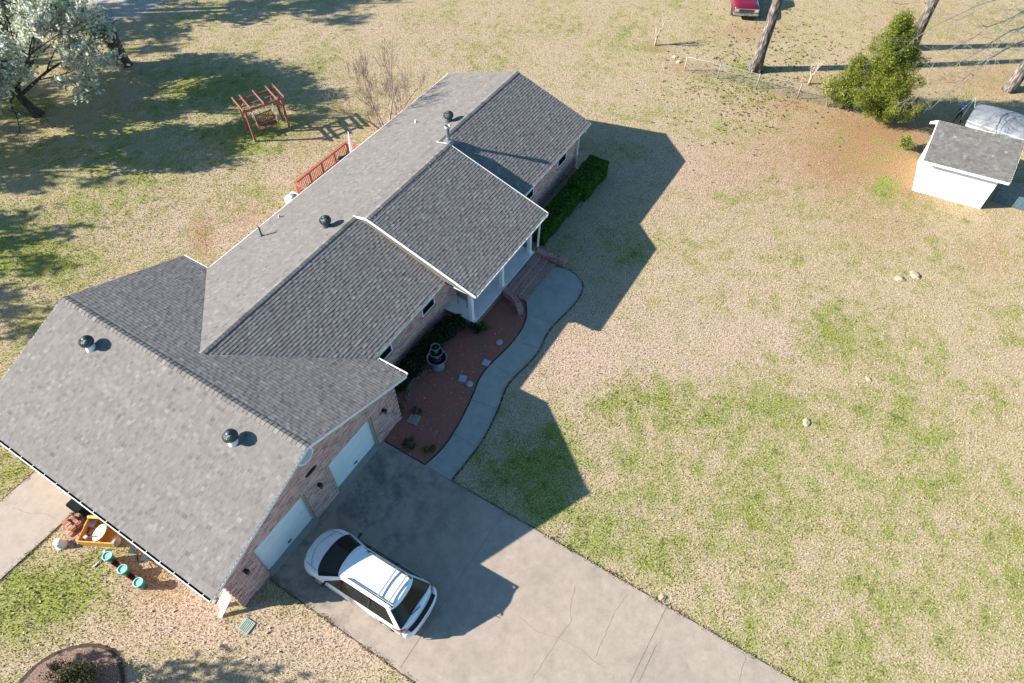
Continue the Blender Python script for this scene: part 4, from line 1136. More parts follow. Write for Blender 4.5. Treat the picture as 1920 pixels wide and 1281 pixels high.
# panel seams
def seam(pts):
    b = MB(); b.tube(pts, .006, 4); adopt(b.build('panel_seam', M_TRIMBLK), van)
def hoodz(x, y): return belt(y) + .022 + .045 * (1 - min(1, abs(x) / (VH * .88)) ** 2) + .003
for sx in (-1, 1):
    seam([(sx * (.70 - .10 * ((y - 1.1) / 1.1) ** 2), y, hoodz(.70, y) - .004) for y in np.linspace(1.30, 2.02, 7)])
    for y in (.95, -.02, -1.0):
        seam([(sx * (VH + .004), y, .45), (sx * (VH + .006), y, .66), (sx * (VH * .985 + .006), y, .90)])
seam([(x, 2.04 - .30 * (x / .66) ** 2, hoodz(x, 2.04 - .30 * (x / .66) ** 2)) for x in np.linspace(-.62, .62, 11)])
# bumper pad, lamps, plate
b = MB()
pts = [(x, VR - .115 + .10 * (abs(x) / .72) ** 3, .668) for x in np.linspace(-.66, .66, 13)]
for i in range(12):
    x0, y0, z0 = pts[i]; x1, y1, z1 = pts[i + 1]
    b.mesh([(x0, y0 - .02, z0 + .012), (x1, y1 - .02, z1 + .012), (x1, y1 + .12, z1 + .022), (x0, y0 + .12, z0 + .022), (x0, y0 - .02, z0 - .03), (x1, y1 - .02, z1 - .03)], [(0, 1, 2, 3), (4, 5, 1, 0)])
adopt(b.build('bumper_pad', M_TRIMBLK), van)
b = MB()
bp = rrect_ring(VH + .012, VF, VR - .15, .70, .36, 2.5, 2.7, 0)
rb_ = [p for p in bp if p[1] < VR + .32]
bump_r = [[(x, y, .30) for x, y, _ in rb_], [(x * 1.0, y - .01, .42) for x, y, _ in rb_], [(x, y, .60) for x, y, _ in rb_], [(x * .97, y + .06, .645) for x, y, _ in rb_], [(x * .9, y + .16, .66) for x, y, _ in rb_]]
b.loft(bump_r, closed=False); adopt(b.build('bumper', M_VAN), van)
for sx in (-1, 1):
    b = MB()
    b.loft([[(sx * (VH + .006), VR + .52, z), (sx * (VH + .004), VR + .30, z), (sx * (VH - .05), VR + .12, z), (sx * (VH - .17), VR + .045, z)] for z in (.66, .76, .88)], closed=False)
    adopt(b.build('tail_lamp', M_TAIL), van)
    b = MB()
    b.loft([[(sx * (VH - .045), VF - .66, z), (sx * (VH - .16), VF - .36, z), (sx * (VH - .30), VF - .19, z), (sx * (VH - .42), VF - .11, z)] for z in (.56, .62, .69)], closed=False)
    adopt(b.build('headlamp', M_HEADL), van)
    b = MB(); b.blob((sx * (VH + .10), .98, .985), .085, .055, .075, 2, 0); b.beam((sx * (VH - .05), .99, .95), (sx * (VH + .06), .98, .975), .06, .04)
    adopt(b.build('wing_mirror', M_TRIMBLK), van)
    for wy in WY:
        b = MB(); prof = [(.20, -.09), (.285, -.085), (.30, -.05), (.30, .05), (.285, .085), (.20, .09)]
        vs = []
        for r, o_ in prof:
            vs.append([(sx * (VH - .085) + o_, wy + r * math.cos(2 * math.pi * k / 24), .30 + r * math.sin(2 * math.pi * k / 24)) for k in range(24)])
        b.loft(vs, cap0=True, cap1=True)
        w_ = adopt(b.build('wheel', M_RUBBER), van)
        h_ = MB(); h_.loft([[(sx * (VH - .085) + sx * o_, wy + r * math.cos(2 * math.pi * k / 24), .30 + r * math.sin(2 * math.pi * k / 24)) for k in range(24)] for r, o_ in ((.19, .085), (.18, .096), (.05, .088), (.04, .10))], cap1=True)
        o = h_.build('rim', M_GALV); o.parent = w_
b = MB(); b.box(-.19, .19, VR - .175, VR - .163, .44, .55); adopt(b.build('licence_plate', M_TRIM), van)
b = MB(); b.beam((.06, -2.115, 1.0), (-.30, -2.03, 1.09), .02, .02); adopt(b.build('rear_wiper', M_TRIMBLK), van)
for w0, w1 in (((.55, 1.40, .985), (.05, 1.56, 1.01)), ((-.1, 1.56, 1.01), (-.58, 1.38, .985))):
    b = MB(); b.beam(w0, w1, .022, .018); adopt(b.build('wiper', M_TRIMBLK), van)

# ================================================================== RED TRUCK (front end at the top of the picture)
# front line runs from (41.9,.35) to (42.55,-1.15): heading towards the camera side
ta = math.atan2(-.43, -.90)
tr = thing('pickup_truck', 'dark red pickup truck with chrome grille parked on the dry grass beyond the house', 'truck', (41.80, -.40, 0), ta - math.pi / 2)
def trp(mbuild, name, m, par=None, **k):
    o = mbuild.build(name, m, **k); o.parent = par or tr; return o
TW = .84
b = MB()   # local: +y is forward, nose at y=0
def bodyring(y, hw, z0, z1, cr):
    return [(-hw, y, z0), (-hw, y, z1 - .12), (-hw + .05, y, z1 - .03), (-hw * .6, y, z1 + cr * .7), (0, y, z1 + cr), (hw * .6, y, z1 + cr * .7), (hw - .05, y, z1 - .03), (hw, y, z1 - .12), (hw, y, z0)]
b.loft([bodyring(-.02, TW - .05, .34, .82, .01), bodyring(-.10, TW - .02, .33, .88, .02), bodyring(-.5, TW, .32, .93, .03), bodyring(-1.25, TW, .32, .97, .035)], closed=False, cap0=True)
b.loft([bodyring(-1.25, TW, .32, .97, .035), bodyring(-1.3, TW, .32, .98, .0), bodyring(-4.6, TW, .34, .98, .0)], closed=False, cap1=True)
trp(b, 'body', M_RED)
b = MB()
def cabring(z, yf, yr, hw): return [(-hw, yf, z), (hw, yf, z), (hw, yr, z), (-hw, yr, z)]
b.loft([cabring(.96, -1.30, -2.9, TW - .04), cabring(1.50, -1.85, -2.80, TW - .16), cabring(1.56, -1.95, -2.72, TW - .22)], cap1=True, smooth=False)
trp(b, 'cab', M_RED)
b = MB(); b.mesh([(-TW + .10, -1.325, 1.0), (TW - .10, -1.325, 1.0), (TW - .21, -1.82, 1.48), (-TW + .21, -1.82, 1.48)], [(0, 1, 2, 3)]); trp(b, 'windscreen', M_GLASS)
for sx in (-1, 1):
    b = MB(); b.mesh([(sx * (TW - .035), -1.5, 1.02), (sx * (TW - .035), -2.75, 1.02), (sx * (TW - .14), -2.72, 1.44), (sx * (TW - .14), -1.92, 1.44)], [(0, 1, 2, 3)]); trp(b, 'side_window', M_GLASS)
b = MB(); b.box(-TW + .07, TW - .07, -4.52, -2.98, .985, 1.0); trp(b, 'bed', M_TRIMBLK)
b = MB(); b.box(-TW + .04, TW - .04, .0, .035, .56, .80)
grille = trp(b, 'grille', M_CHROME, bevel=.01)
b = MB()
for z in (.595, .64, .685, .73): b.box(-.50, .50, .036, .052, z, z + .022)
for x in (-.25, 0, .25): b.box(x - .006, x + .006, .038, .050, .585, .76)
trp(b, 'grille_slot', M_TRIMBLK, grille)
for sx in (-1, 1):
    b = MB(); b.box(sx * .66 - .115, sx * .66 + .115, .036, .055, .60, .755); trp(b, 'headlamp', M_HEADL, bevel=.008)
    b = MB(); b.box(sx * (TW + .12) - .09, sx * (TW + .12) + .09, -1.52, -1.44, 1.0, 1.14); b.beam((sx * (TW - .02), -1.48, 1.02), (sx * (TW + .05), -1.48, 1.05), .03, .03); trp(b, 'wing_mirror', M_TRIMBLK, bevel=.01)
    for wy in (-.75, -3.75):
        b = MB(); b.loft([[(sx * (TW - .09) + o_, wy + r * math.cos(2 * math.pi * k / 22), .33 + r * math.sin(2 * math.pi * k / 22)) for k in range(22)] for r, o_ in ((.2, -.11), (.33, -.10), (.33, .10), (.2, .11))], cap0=True, cap1=True); trp(b, 'wheel', M_RUBBER)
b = MB(); b.loft([[(-TW - .01, -.12, z), (-TW + .03, .06 + d, z), (-.4, .11 + d, z), (.4, .11 + d, z), (TW - .03, .06 + d, z), (TW + .01, -.12, z)] for z, d in ((.34, -.03), (.38, .01), (.50, .01), (.53, -.06))], closed=False, smooth=False); trp(b, 'bumper', M_CHROME)
b = MB(); b.box(-.15, .15, .118, .126, .39, .48); trp(b, 'licence_plate', M_BLUE)

# ================================================================== SHED
sh = thing('garden_shed', 'white wooden shed with grey shingle gable roof at the right edge', 'shed', (29.2, -13.97, 0), math.atan2(-3.21, .29) + math.pi / 2)
def shp(m, name, mt, par=None, **k):
    o = m.build(name, mt, **k); o.parent = par or sh; return o
# local frame: +x back, -y to the right along the front, origin at the front-left corner
SW, SDp = 3.22, 2.80; RX, RZ = 1.40, 3.22; EX, EZ = -.42, 2.06; ss = (RZ - EZ) / (RX - EX)
b = MB()
wz = EZ + (0 - EX) * ss - .10
b.box(0, .06, -SW, 0, 0, wz); b.box(SDp - .06, SDp, -SW, 0, 0, wz)
for y0, y1 in ((-.06, 0), (-SW, -SW + .06)):
    b.box(.06, SDp - .06, y0, y1, 0, wz)
    b.extr_y([(0, wz), (SDp, wz), (RX, RZ - .1)], y0 + .001, y1 - .001)
shp(b, 'wall', M_SHEDWALL)
b = MB()
for x in (0,):
    b.box(-.016, -.001, -.10, .016, 0.02, wz - .04); b.box(-.001, .10, .001, .016, .02, wz - .04); shp(b, 'corner_trim', M_WHITE)
    b = MB(); b.box(-.016, -.001, -SW - .016, -SW + .09, .02, wz - .04); shp(b, 'corner_trim', M_WHITE)
b = MB(); yl, yr_ = .34, -SW - .34
BX = 2 * RX - EX
b.extr_y([(EX, EZ), (RX, RZ), (BX, EZ), (BX, EZ - .11), (RX, RZ - .12), (EX, EZ - .11)], yr_, yl, mi=1)
sl = math.hypot(RX - EX, RZ - EZ)
shingles(b, (EX, yr_, EZ), (0, 1, 0), (RX - EX, 0, RZ - EZ), [(-.01, -.02), (yl - yr_ + .01, -.02), (yl - yr_ + .01, sl), (-.01, sl)], seed=21, h=.115, wmin=.10, wmax=.20)
shingles(b, (BX, yr_, EZ), (0, 1, 0), (RX - BX, 0, RZ - EZ), [(-.01, -.02), (yl - yr_ + .01, -.02), (yl - yr_ + .01, sl), (-.01, sl)], seed=22, h=.135)
ridge_caps(b, (RX, yr_, RZ + .004), (RX, yl, RZ + .004), (.12, 0, 0), .12 * ss, seed=6)
shp(b, 'roof', [M_SHINGLE_OLD, M_WHITE])
b = MB()
for y_ in (yl + .002, yr_ - .024):
    for sg in (0, 1):
        e = EX if sg == 0 else BX
        b.extr_y([(RX, RZ + .004), (e, EZ + .004), (e, EZ - .15), (RX, RZ - .17)], y_ + sg * .002, y_ + .022 + sg * .002)
b.box(EX - .024, EX - .001, yr_, yl, EZ - .13, EZ + .004)
shp(b, 'fascia', M_WHITE)
b = MB(); b.box(EX + .02, -.002, yr_ + .01, yl - .01, EZ - .03 - .11, EZ - .12); shp(b, 'soffit', M_SOFFIT)
b = MB(); b.box(SDp * .30, SDp * .72, -SW - .05, -SW - .001, .05, 1.8); shp(b, 'door', M_SHEDWALL, bevel=.006)

# ---- board fence in the shade beside the shed
bf = thing('board_fence', 'dark teal board fence in the shade to the right of the white shed', 'fence', (30.4, -17.6, 0), R(-88))
b = MB()
for k in range(24):
    b.box(k * .145, k * .145 + .135, -.012, .012, .05, 1.42 + random.uniform(-.01, .01))
o = b.build('boards', M_DKBLUE); o.parent = bf
b = MB(); b.box(0, 3.5, .013, .06, .35, .44); b.box(0, 3.5, .013, .06, 1.1, 1.19); o = b.build('rail', M_DKBLUE); o.parent = bf
for k in range(3):
    b = MB(); b.box(k * 1.65, k * 1.65 + .09, .061, .15, 0, 1.38); o = b.build('post', M_DKBLUE); o.parent = bf
# ---- trailer tongue with jack
tj = thing('trailer_hitch', 'grey trailer tongue with jack wheel beside the shed', 'trailer', (30.75, -18.55, 0), R(-35))
b = MB(); b.beam((0, 0, .42), (1.6, .42, .42), .07, .07); b.beam((0, 0, .42), (1.6, -.42, .42), .07, .07); b.beam((-.15, 0, .44), (.1, 0, .44), .1, .1); o = b.build('frame', M_GALV); o.parent = tj
b = MB(); b.tube([(.25, .0, .12), (.25, 0, .75)], .03, 8); b.beam((.25, 0, .75), (.25, .14, .78), .02, .02); o = b.build('jack', M_GALV); o.parent = tj
b = MB(); b.loft([[(.25 + r * math.cos(2 * math.pi * k / 16), o_, .12 + r * math.sin(2 * math.pi * k / 16)) for k in range(16)] for r, o_ in ((.11, -.03), (.12, -.015), (.12, .015), (.11, .03))], cap0=True, cap1=True); o = b.build('wheel', M_RUBBER); o.parent = tj
b = MB(); b.box(1.55, 2.9, -.6, .6, .38, .48); o = b.build('bed', M_GREYWOOD); o.parent = tj
for sy in (-.68, .68):
    b = MB(); b.loft([[(2.2 + r * math.cos(2 * math.pi * k / 18), sy + o_, .25 + r * math.sin(2 * math.pi * k / 18)) for k in range(18)] for r, o_ in ((.14, -.07), (.25, -.06), (.25, .06), (.14, .07))], cap0=True, cap1=True); o = b.build('wheel', M_RUBBER); o.parent = tj

# ---- boat under a silver tarp
bt = thing('covered_boat', 'white boat under a wrinkled silver tarp behind the shed', 'boat', (36.1, -17.6, 0), R(-96))
BL = 2.35
def hull(z, hw, bow, st_): 
    return [(-st_, -hw, z), (BL * .2, -hw, z), (BL * .65, -hw * .72, z), (BL * .92, -hw * .3, z), (BL * bow, 0, z), (BL * .92, hw * .3, z), (BL * .65, hw * .72, z), (BL * .2, hw, z), (-st_, hw, z)]
b = MB(); b.loft([hull(.42, .45, .92, BL - .1), hull(.65, .85, .98, BL - .04), hull(1.02, 1.02, 1.06, BL), hull(1.08, 1.05, 1.07, BL + .01)], cap0=True, cap1=True, smooth=False); o = b.build('hull', M_WHITE); o.parent = bt
cov = []
for i in range(25):
    x = -BL - .02 + (2 * BL + .05) * i / 24; t = i / 24
    hw = 1.08 * (1 - max(0, (t - .55) / .47) ** 2.0) if t > .55 else 1.08
    hw = max(hw, .03); hgt = .10 + .40 * math.sin(math.pi * min(1, t * 1.15 + .08)) ** .8 * (1 if t < .9 else .5)
    row = []
    for j in range(17):
        s = -1 + j / 8; zz = 1.10 + max(0, hgt) * (1 - abs(s) ** 2.2) + .055 * mnoise.noise(Vector((x * 1.9, s * 3.2, 2))) + .03 * abs(math.sin(x * 4.2)) * abs(s) - (.16 if abs(s) == 1 else 0)
        row.append((x, s * hw * (1.0 + .02 * math.sin(x * 7)), zz))
    cov.append(row)
b = MB(); b.loft(cov, closed=False); o = b.build('tarp', M_TARP); o.parent = bt
b = MB(); b.beam((-2.2, -.5, .36), (2.4, -.2, .36), .08, .1); b.beam((-2.2, .5, .36), (2.4, .2, .36), .08, .1); o = b.build('trailer_frame', M_GALV); o.parent = bt
for sy in (-.95, .95):
    b = MB(); b.loft([[(-.6 + r * math.cos(2 * math.pi * k / 18), sy + o_, .29 + r * math.sin(2 * math.pi * k / 18)) for k in range(18)] for r, o_ in ((.16, -.08), (.29, -.07), (.29, .07), (.16, .08))], cap0=True, cap1=True); o = b.build('wheel', M_RUBBER); o.parent = bt
# ---- outboard motor + tripod by the boat
om = thing('outboard_motor', 'blue and black outboard motor on a stand left of the covered boat', 'motor', (37.0, -14.75, 0), R(30))
b = MB(); b.blob((0, 0, .92), .26, .18, .20, 2, .03); o = b.build('cowl', M_BLUE); o.parent = om
b = MB(); b.tube([(0, 0, .8), (0, 0, .35)], [.10, .07], 8); b.beam((-.25, -.2, 0), (-.05, 0, .8), .05, .05); b.beam((-.25, .2, 0), (-.05, 0, .8), .05, .05); b.beam((.25, 0, 0), (0, 0, .8), .05, .05); b.blob((.05, 0, .35), .14, .05, .06, 2, 0); o = b.build('stand', M_BLACK); o.parent = om
tp = thing('pole_tripod', 'thin grey pole tripod standing beside the covered boat', 'tripod', (36.4, -15.0, 0))
for dx, dy in ((.0, .62), (-.2, .15), (-.3, -.75)):
    b = MB(); b.tube([(dx, dy, 0), (.25, -.05, 1.75)], .022, 6); o = b.build('pole', M_GALV); o.parent = tp

# ================================================================== SWING ARBOR
AX = np.array([16.29 - 14.38, 17.44 - 18.23]); AW = np.linalg.norm(AX); arz = math.atan2(AX[1], AX[0])
ar = thing('swing_arbor', 'red stained wooden arbor with open rafters on the back lawn', 'arbor', (14.38, 18.23, 0), arz)
def arp(m, name, mt=M_REDWOOD, par=None, **k):
    o = m.build(name, mt, **k); o.parent = par or ar; return o
AD = 1.02
for x in (0, AW):
    for y in (0, AD):
        b = MB(); b.box(x - .055, x + .055, y - .055, y + .055, .03, 1.96); arp(b, 'post', bevel=.006)
        b = MB(); b.box(x - .075, x + .075, y - .075, y + .075, 0, .10); arp(b, 'post_base', M_GREYWOOD)
for y in (-.075, AD + .075):
    b = MB(); b.box(-.18, AW + .18, y - .022, y + .022, 1.84, 1.99); arp(b, 'beam', bevel=.004)
for x in [-.13 + q * (AW + .26) for q in (0, .18, .51, .83, 1)]:
    b = MB(); b.box(x - .022, x + .022, -.24, AD + .34, 1.992, 2.12); arp(b, 'rafter', bevel=.004)
for x, sx in ((0, 1), (AW, -1)):
    for y in (0, AD):
        b = MB(); b.beam((x, y, 1.45), (x + sx * .38, y, 1.80), .05, .07, up=(0, 1, 0)); arp(b, 'brace')
    b = MB(); b.box(x - .02, x + .02, .06, AD - .06, 1.55, 1.66); b.box(x - .018, x + .018, .06, AD - .06, .55, .63)
    for k in range(3): b.box(x - .012, x + .012, .25 + k * .26, .30 + k * .26, .63, 1.55)
    arp(b, 'side_lattice') if x > 0 else None
sw = thing('bench_swing', 'red slatted bench swing hanging by ropes inside the wooden arbor', 'swing', (14.38 + AX[0] * .5, 18.23 + AX[1] * .5, 0.42), arz)
def swp(m, name, mt=M_REDWOOD, par=None, **k):
    o = m.build(name, mt, **k); o.parent = par or sw; return o
b = MB()
for k in range(5): b.box(-.55, .55, .20 + k * .085, .20 + k * .085 + .065, 0, .024)
swp(b, 'seat')
b = MB()
for k in range(13):
    x = -.52 + k * .0867; b.beam((x, .66, .04), (x, .82, .52), .05, .018, up=(0, 1, 0))
b.beam((-.56, .83, .53), (.56, .83, .53), .04, .06); b.beam((-.56, .665, .08), (.56, .665, .08), .04, .06)
swp(b, 'backrest')
for sx in (-1, 1):
    b = MB(); b.beam((sx * .57, .16, .24), (sx * .57, .74, .27), .06, .03); b.beam((sx * .57, .20, .0), (sx * .57, .20, .24), .04, .04); b.beam((sx * .57, .68, 0), (sx * .57, .72, .27), .04, .04); swp(b, 'armrest')
    b = MB(); b.tube([(sx * .57, .22, .24), (sx * .62, .42, 1.40)], .012, 5); b.tube([(sx * .57, .72, .27), (sx * .62, .42, 1.40)], .012, 5); b.tube([(sx * .62, .42, 1.40), (sx * .62, .42, 1.53)], .012, 5); swp(b, 'rope', M_TRIM)
b = MB(); b.tube([(-.66, .42, 1.53), (.66, .42, 1.53)], .02, 6); b.beam((-1.03, .42, 1.53), (1.03, .42, 1.53), .05, .07); swp(b, 'hanger_beam')

# ================================================================== BACK DECK
dk = thing('wooden_deck', 'raised wooden deck with red stained slat railing behind the house', 'deck', (13.8, 11.3, 0))
DX0, DX1, DY0, DY1, DZf, DZr = 11.85, 15.80, 9.88, 12.62, .42, 1.24
b = MB()
k = DX0
y = DY0
while y < DY1 - .02:
    b.box(DX0, DX1, y, min(y + .13, DY1), DZf - .03, DZf); y += .137
b.build('deck_floor', M_GREYWOOD, dk)
for x in np.arange(DX0 + .06, DX1, .96):
    for y in (DY0 + .1, DY1 - .08):
        b = MB(); b.box(x - .05, x + .05, y - .05, y + .05, 0, DZf - .031); b.build('deck_leg', M_GREYWOOD, dk)
b = MB(); b.box(DX0, DX1, DY1 + .001, DY1 + .03, DZf - .2, DZf - .005); b.box(DX0 - .03, DX0 - .001, DY0, DY1, DZf - .2, DZf - .005); b.box(DX1 + .001, DX1 + .03, DY0, DY1, DZf - .2, DZf - .005); b.build('rim_board', M_DECKWOOD, dk)
for i, x in enumerate(np.linspace(DX0 + .05, DX1 - .05, 5)):
    b = MB(); b.box(x - .045, x + .045, DY1 - .09, DY1 - .001, DZf, DZr - .04); b.build('rail_post', M_DECKWOOD, dk)
def balus(nm, p0, p1, n):
    b = MB(); p0 = Vector(p0); p1 = Vector(p1); d = (p1 - p0).normalized()
    b.beam(p0 + Vector((0, 0, DZr - .018)), p1 + Vector((0, 0, DZr - .018)), .15, .035)
    b.beam(p0 + Vector((0, 0, DZr - .09)), p1 + Vector((0, 0, DZr - .09)), .04, .08)
    b.beam(p0 + Vector((0, 0, DZf + .10)), p1 + Vector((0, 0, DZf + .10)), .04, .08)
    for k in range(n):
        q = p0.lerp(p1, (k + .5) / n); b.beam(q + Vector((0, 0, DZf + .06)), q + Vector((0, 0, DZr - .05)), .038, .038, up=d)
    return b.build(nm, M_DECKWOOD, dk)
balus('railing', (DX0 + .02, DY1 - .045, 0), (DX1 - .02, DY1 - .045, 0), 34)
balus('railing', (DX0 + .02, DY1 - .10, 0), (DX0 + .02, DY0 + .25, 0), 22)
balus('railing', (DX1 - .02, DY1 - .10, 0), (DX1 - .02, DY0 + .25, 0), 22)
um = thing('patio_umbrella', 'closed pale patio umbrella standing at the far end of the deck', 'umbrella', (15.35, 11.75, DZf))
b = MB(); b.lathe([(.02, 0), (.02, 2.0)], (15.35, 11.75, DZf), 8); b.lathe([(.20, 0), (.20, .05), (.05, .09)], (15.35, 11.75, DZf), 16); b.build('pole', M_GALV, um)
b = MB(); b.lathe([(.13, .62), (.115, 1.0), (.07, 1.6), (.02, 1.92)], (15.35, 11.75, DZf), 16, wob=.18); b.build('canopy', M_UMB, um)
pc = thing('patio_chair', 'dark round-backed patio chair on the wooden deck', 'chair', (14.95, 12.2, DZf))
b = MB(); b.lathe([(.001, .40), (.25, .40), (.26, .37), (.24, .35)], (14.95, 12.2, DZf), 18); b.build('seat', M_BLACK, pc)
b = MB()
for k in range(9):
    a = R(200 + k * 17.5); b.tube([(14.95 + .25 * math.cos(a), 12.2 + .25 * math.sin(a), DZf + .40), (14.95 + .32 * math.cos(a), 12.2 + .32 * math.sin(a), DZf + .78)], .012, 5)
b.tube([(14.95 + .32 * math.cos(R(200 + k * 10)), 12.2 + .32 * math.sin(R(200 + k * 10)), DZf + .79) for k in range(15)], .018, 6); b.build('backrest', M_BLACK, pc)
for k in range(4):
    a = R(45 + 90 * k); b = MB(); b.tube([(14.95 + .2 * math.cos(a), 12.2 + .2 * math.sin(a), DZf + .36), (14.95 + .26 * math.cos(a), 12.2 + .26 * math.sin(a), DZf)], .014, 5); b.build('leg', M_BLACK, pc)
wb = thing('utility_box', 'small white metal box beside the near end of the deck', 'utility box', (11.45, 12.5, 0))
b = MB(); b.box(11.10, 11.72, 12.2, 12.75, .04, .72); b.build('casing', M_WHITE, wb, bevel=.02)
b = MB(); b.box(11.07, 11.75, 12.17, 12.78, 0, .039); b.build('base', M_STONE, wb)
b = MB(); b.lathe([(.20, .722), (.22, .735), (.001, .74)], (11.41, 12.47, 0), 20); b.build('fan_guard', M_GALV, wb)

# porch chair
ch = thing('porch_chair', 'dark metal armchair on the front porch near the left column', 'chair', (10.35, 1.30, .412))
b = MB()
for k in range(5): b.box(10.12 + k * .1, 10.19 + k * .1, 1.08, 1.52, .80, .82)
b.build('seat', M_GREYWOOD, ch)
b = MB()
for k in range(6): b.beam((10.12 + k * .09, 1.52, .84), (10.12 + k * .09, 1.62, 1.28), .05, .014, up=(0, 1, 0))
b.beam((10.08, 1.625, 1.29), (10.62, 1.625, 1.29), .03, .04); b.build('backrest', M_BLACK, ch)
for x in (10.09, 10.61):
    b = MB(); b.tube([(x, 1.06, .412), (x, 1.06, 1.05), (x, 1.56, 1.05)], .014, 6); b.build('armrest', M_BLACK, ch)
    for y in (1.06, 1.54):
        b = MB(); b.tube([(x + .001, y, .412), (x, y, .82)], .016, 6); b.build('leg', M_BLACK, ch)

# ================================================================== GARDEN OBJECTS
ft = thing('garden_fountain', 'three tiered grey stone fountain standing in the mulch bed', 'fountain', (7.04, .50, .018))
b = MB(); b.lathe([(.27, 0), (.27, .06), (.20, .10), (.13, .30), (.12, .48), (.17, .56)], (7.04, .5, .018), 24); b.build('pedestal', M_FOUNTAIN, ft)
def bowl(z, r, nm):
    b = MB(); b.lathe([(r * .28, 0), (r * .7, .05), (r * .95, .13), (r, .19), (r * .93, .195), (r * .84, .13), (r * .4, .09), (.001, .08)], (7.04, .5, z), 28); b.build(nm, M_FOUNTAIN, ft)
bowl(.50, .43, 'bowl')
b = MB(); b.lathe([(.10, .55), (.06, .66), (.06, .84), (.10, .90)], (7.04, .5, .018), 18); b.build('stem', M_FOUNTAIN, ft)
bowl(.88, .285, 'bowl')
b = MB(); b.lathe([(.07, .94), (.045, 1.05), (.045, 1.18), (.07, 1.22)], (7.04, .5, .018), 18); b.build('stem', M_FOUNTAIN, ft)
bowl(1.20, .195, 'bowl')
for z, r in ((.50, .43), (.88, .285), (1.20, .195)):
    b = MB(); b.lathe([(r * .86, z + .135), (.001, z + .136)], (7.04, .5, 0), 24); b.build('water', M_WATER, ft)

def stone(x, y, r, sq, lab, rz):
    b = MB()
    if sq: b.rbox((0, 0, .02), r * 2, r * 2, .045, 0)
    else: b.lathe([(r, -.002), (r, .035), (r * .94, .045), (.001, .045)], (0, 0, 0), 22)
    o = b.build('stepping_stone', M_STONE, bevel=.006 if sq else 0); o.location = (x, y, .018); o.rotation_euler = (0, 0, rz)
    tag(o, lab, 'stepping stone', 'stepping stones in the mulch bed')
stone(7.06, -.72, .155, True, 'square grey stepping stone beside a round one, in the mulch', R(20))
stone(6.99, -1.11, .145, False, 'round grey stepping stone beside a square one, nearest the walkway', 0)
stone(8.25, -1.10, .155, True, 'square grey stepping stone on its own at the walkway edge', R(5))
stone(9.45, -1.0, .145, False, 'round grey stepping stone on its own nearest the porch steps', 0)
def grate(x, y, rz, lab, z):
    b = MB(); b.box(-.18, .18, -.18, .18, 0, .02, mi=1); b.box(-.20, .20, -.20, -.175, 0, .04); b.box(-.20, .20, .175, .20, 0, .04); b.box(-.20, -.175, -.175, .175, 0, .04); b.box(.175, .20, -.175, .175, 0, .04); 
    for k in range(6): b.box(-.172, .172, -.165 + k * .06, -.130 + k * .06, .021, .042)
    o = b.build('drain_grate', [M_GRATE, M_BLACK]); o.location = (x, y, z); o.rotation_euler = (0, 0, rz); tag(o, lab, 'drain grate', 'drain grates')
grate(4.45, -.18, R(8), 'slatted green drain grate in the mulch bed near the garage corner', .016)
grate(-4.63, -.22, R(3), 'slatted grey drain grate in dry grass near the garage corner', .0)

def rock(x, y, r, lab, seed, grp='pale rocks on the lawn', z=0):
    b = MB(); b.blob((0, 0, r * .02), r, r * .75, r * .30, 3, .28, seed); o = b.build('rock', M_ROCK); o.location = (x, y, z); o.rotation_euler = (0, 0, seed); tag(o, lab, 'rock', grp)
rock(22.93, -15.35, .27, 'larger pale flat rock of the pair on the front lawn', 1)
rock(22.31, -14.80, .23, 'smaller pale flat rock of the pair on the front lawn', 2)
rock(12.42, -13.39, .19, 'single pale rock amid green grass nearest the driveway side', 3)
rock(15.8, -14.95, .13, 'tiny pale rock in green grass between the pair and single rock', 4)
rock(34.95, 1.75, .20, 'pale flat rock in bare soil near the left fence end', 5)
rock(34.5, 1.3, .22, 'pale rock patch just left of the chain-link fence end', 6)
rock(3.22, -11.3, .15, 'pale stone lying on the driveway edge by the lawn', 9)
mb = MB()
for i in range(38):
    t = i / 37; x = 5.0 + 1.75 * t + random.uniform(-.05, .05); y = .62 + .35 * math.sin(t * 3) + random.uniform(-.09, .09)
    mb.blob((x, y, .04), random.uniform(.04, .085), random.uniform(.04, .08), .04, 1, .4, i)
o = mb.build('edging_pebbles', M_PEBBLE); tag(o, kind='stuff')

M_EARTH = simple('reddish_earth', (0.13, 0.045, 0.036), 0.95, var=0.3, scale=20)
# ---- things beside the garage
GRP = 'teal rimmed plant pots in a row'
pot0 = None
for k, (x, y, lab) in enumerate([(-5.47, 5.25, 'round teal plant pot nearest the ochre wooden box'), (-5.50, 4.44, 'round teal plant pot in the middle of its row of three'), (-5.52, 3.64, 'round teal plant pot farthest from the ochre wooden box')]):
    if pot0 is None:
        pot0 = thing('plant_pot', lab, 'plant pot', (0, 0, 0), 0, GRP)
        b = MB(); b.lathe([(.11, 0), (.145, .30), (.150, .44), (.128, .44), (.122, .26), (.001, .25)], (0, 0, 0), 24); o = b.build('pot', M_TEAL); o.parent = pot0
        b = MB(); b.lathe([(.150, .425), (.166, .43), (.166, .46), (.132, .46), (.130, .43)], (0, 0, 0), 24); o = b.build('rim', M_TEAL_RIM); o.parent = pot0
        b = MB(); cc = np.array([(random.uniform(-.07, .07), random.uniform(-.07, .07), random.uniform(.26, .34)) for _ in range(30)])
        v, f = leaf_quads(cc, .07, rng); o = np_mesh('plant', v, f, rng.uniform(0, 1, len(f)), M_SHRUB); o.parent = pot0
        pot0.location = (x, y, 0)
    else: dup(pot0, (x, y, 0), k * 1.3, lab)
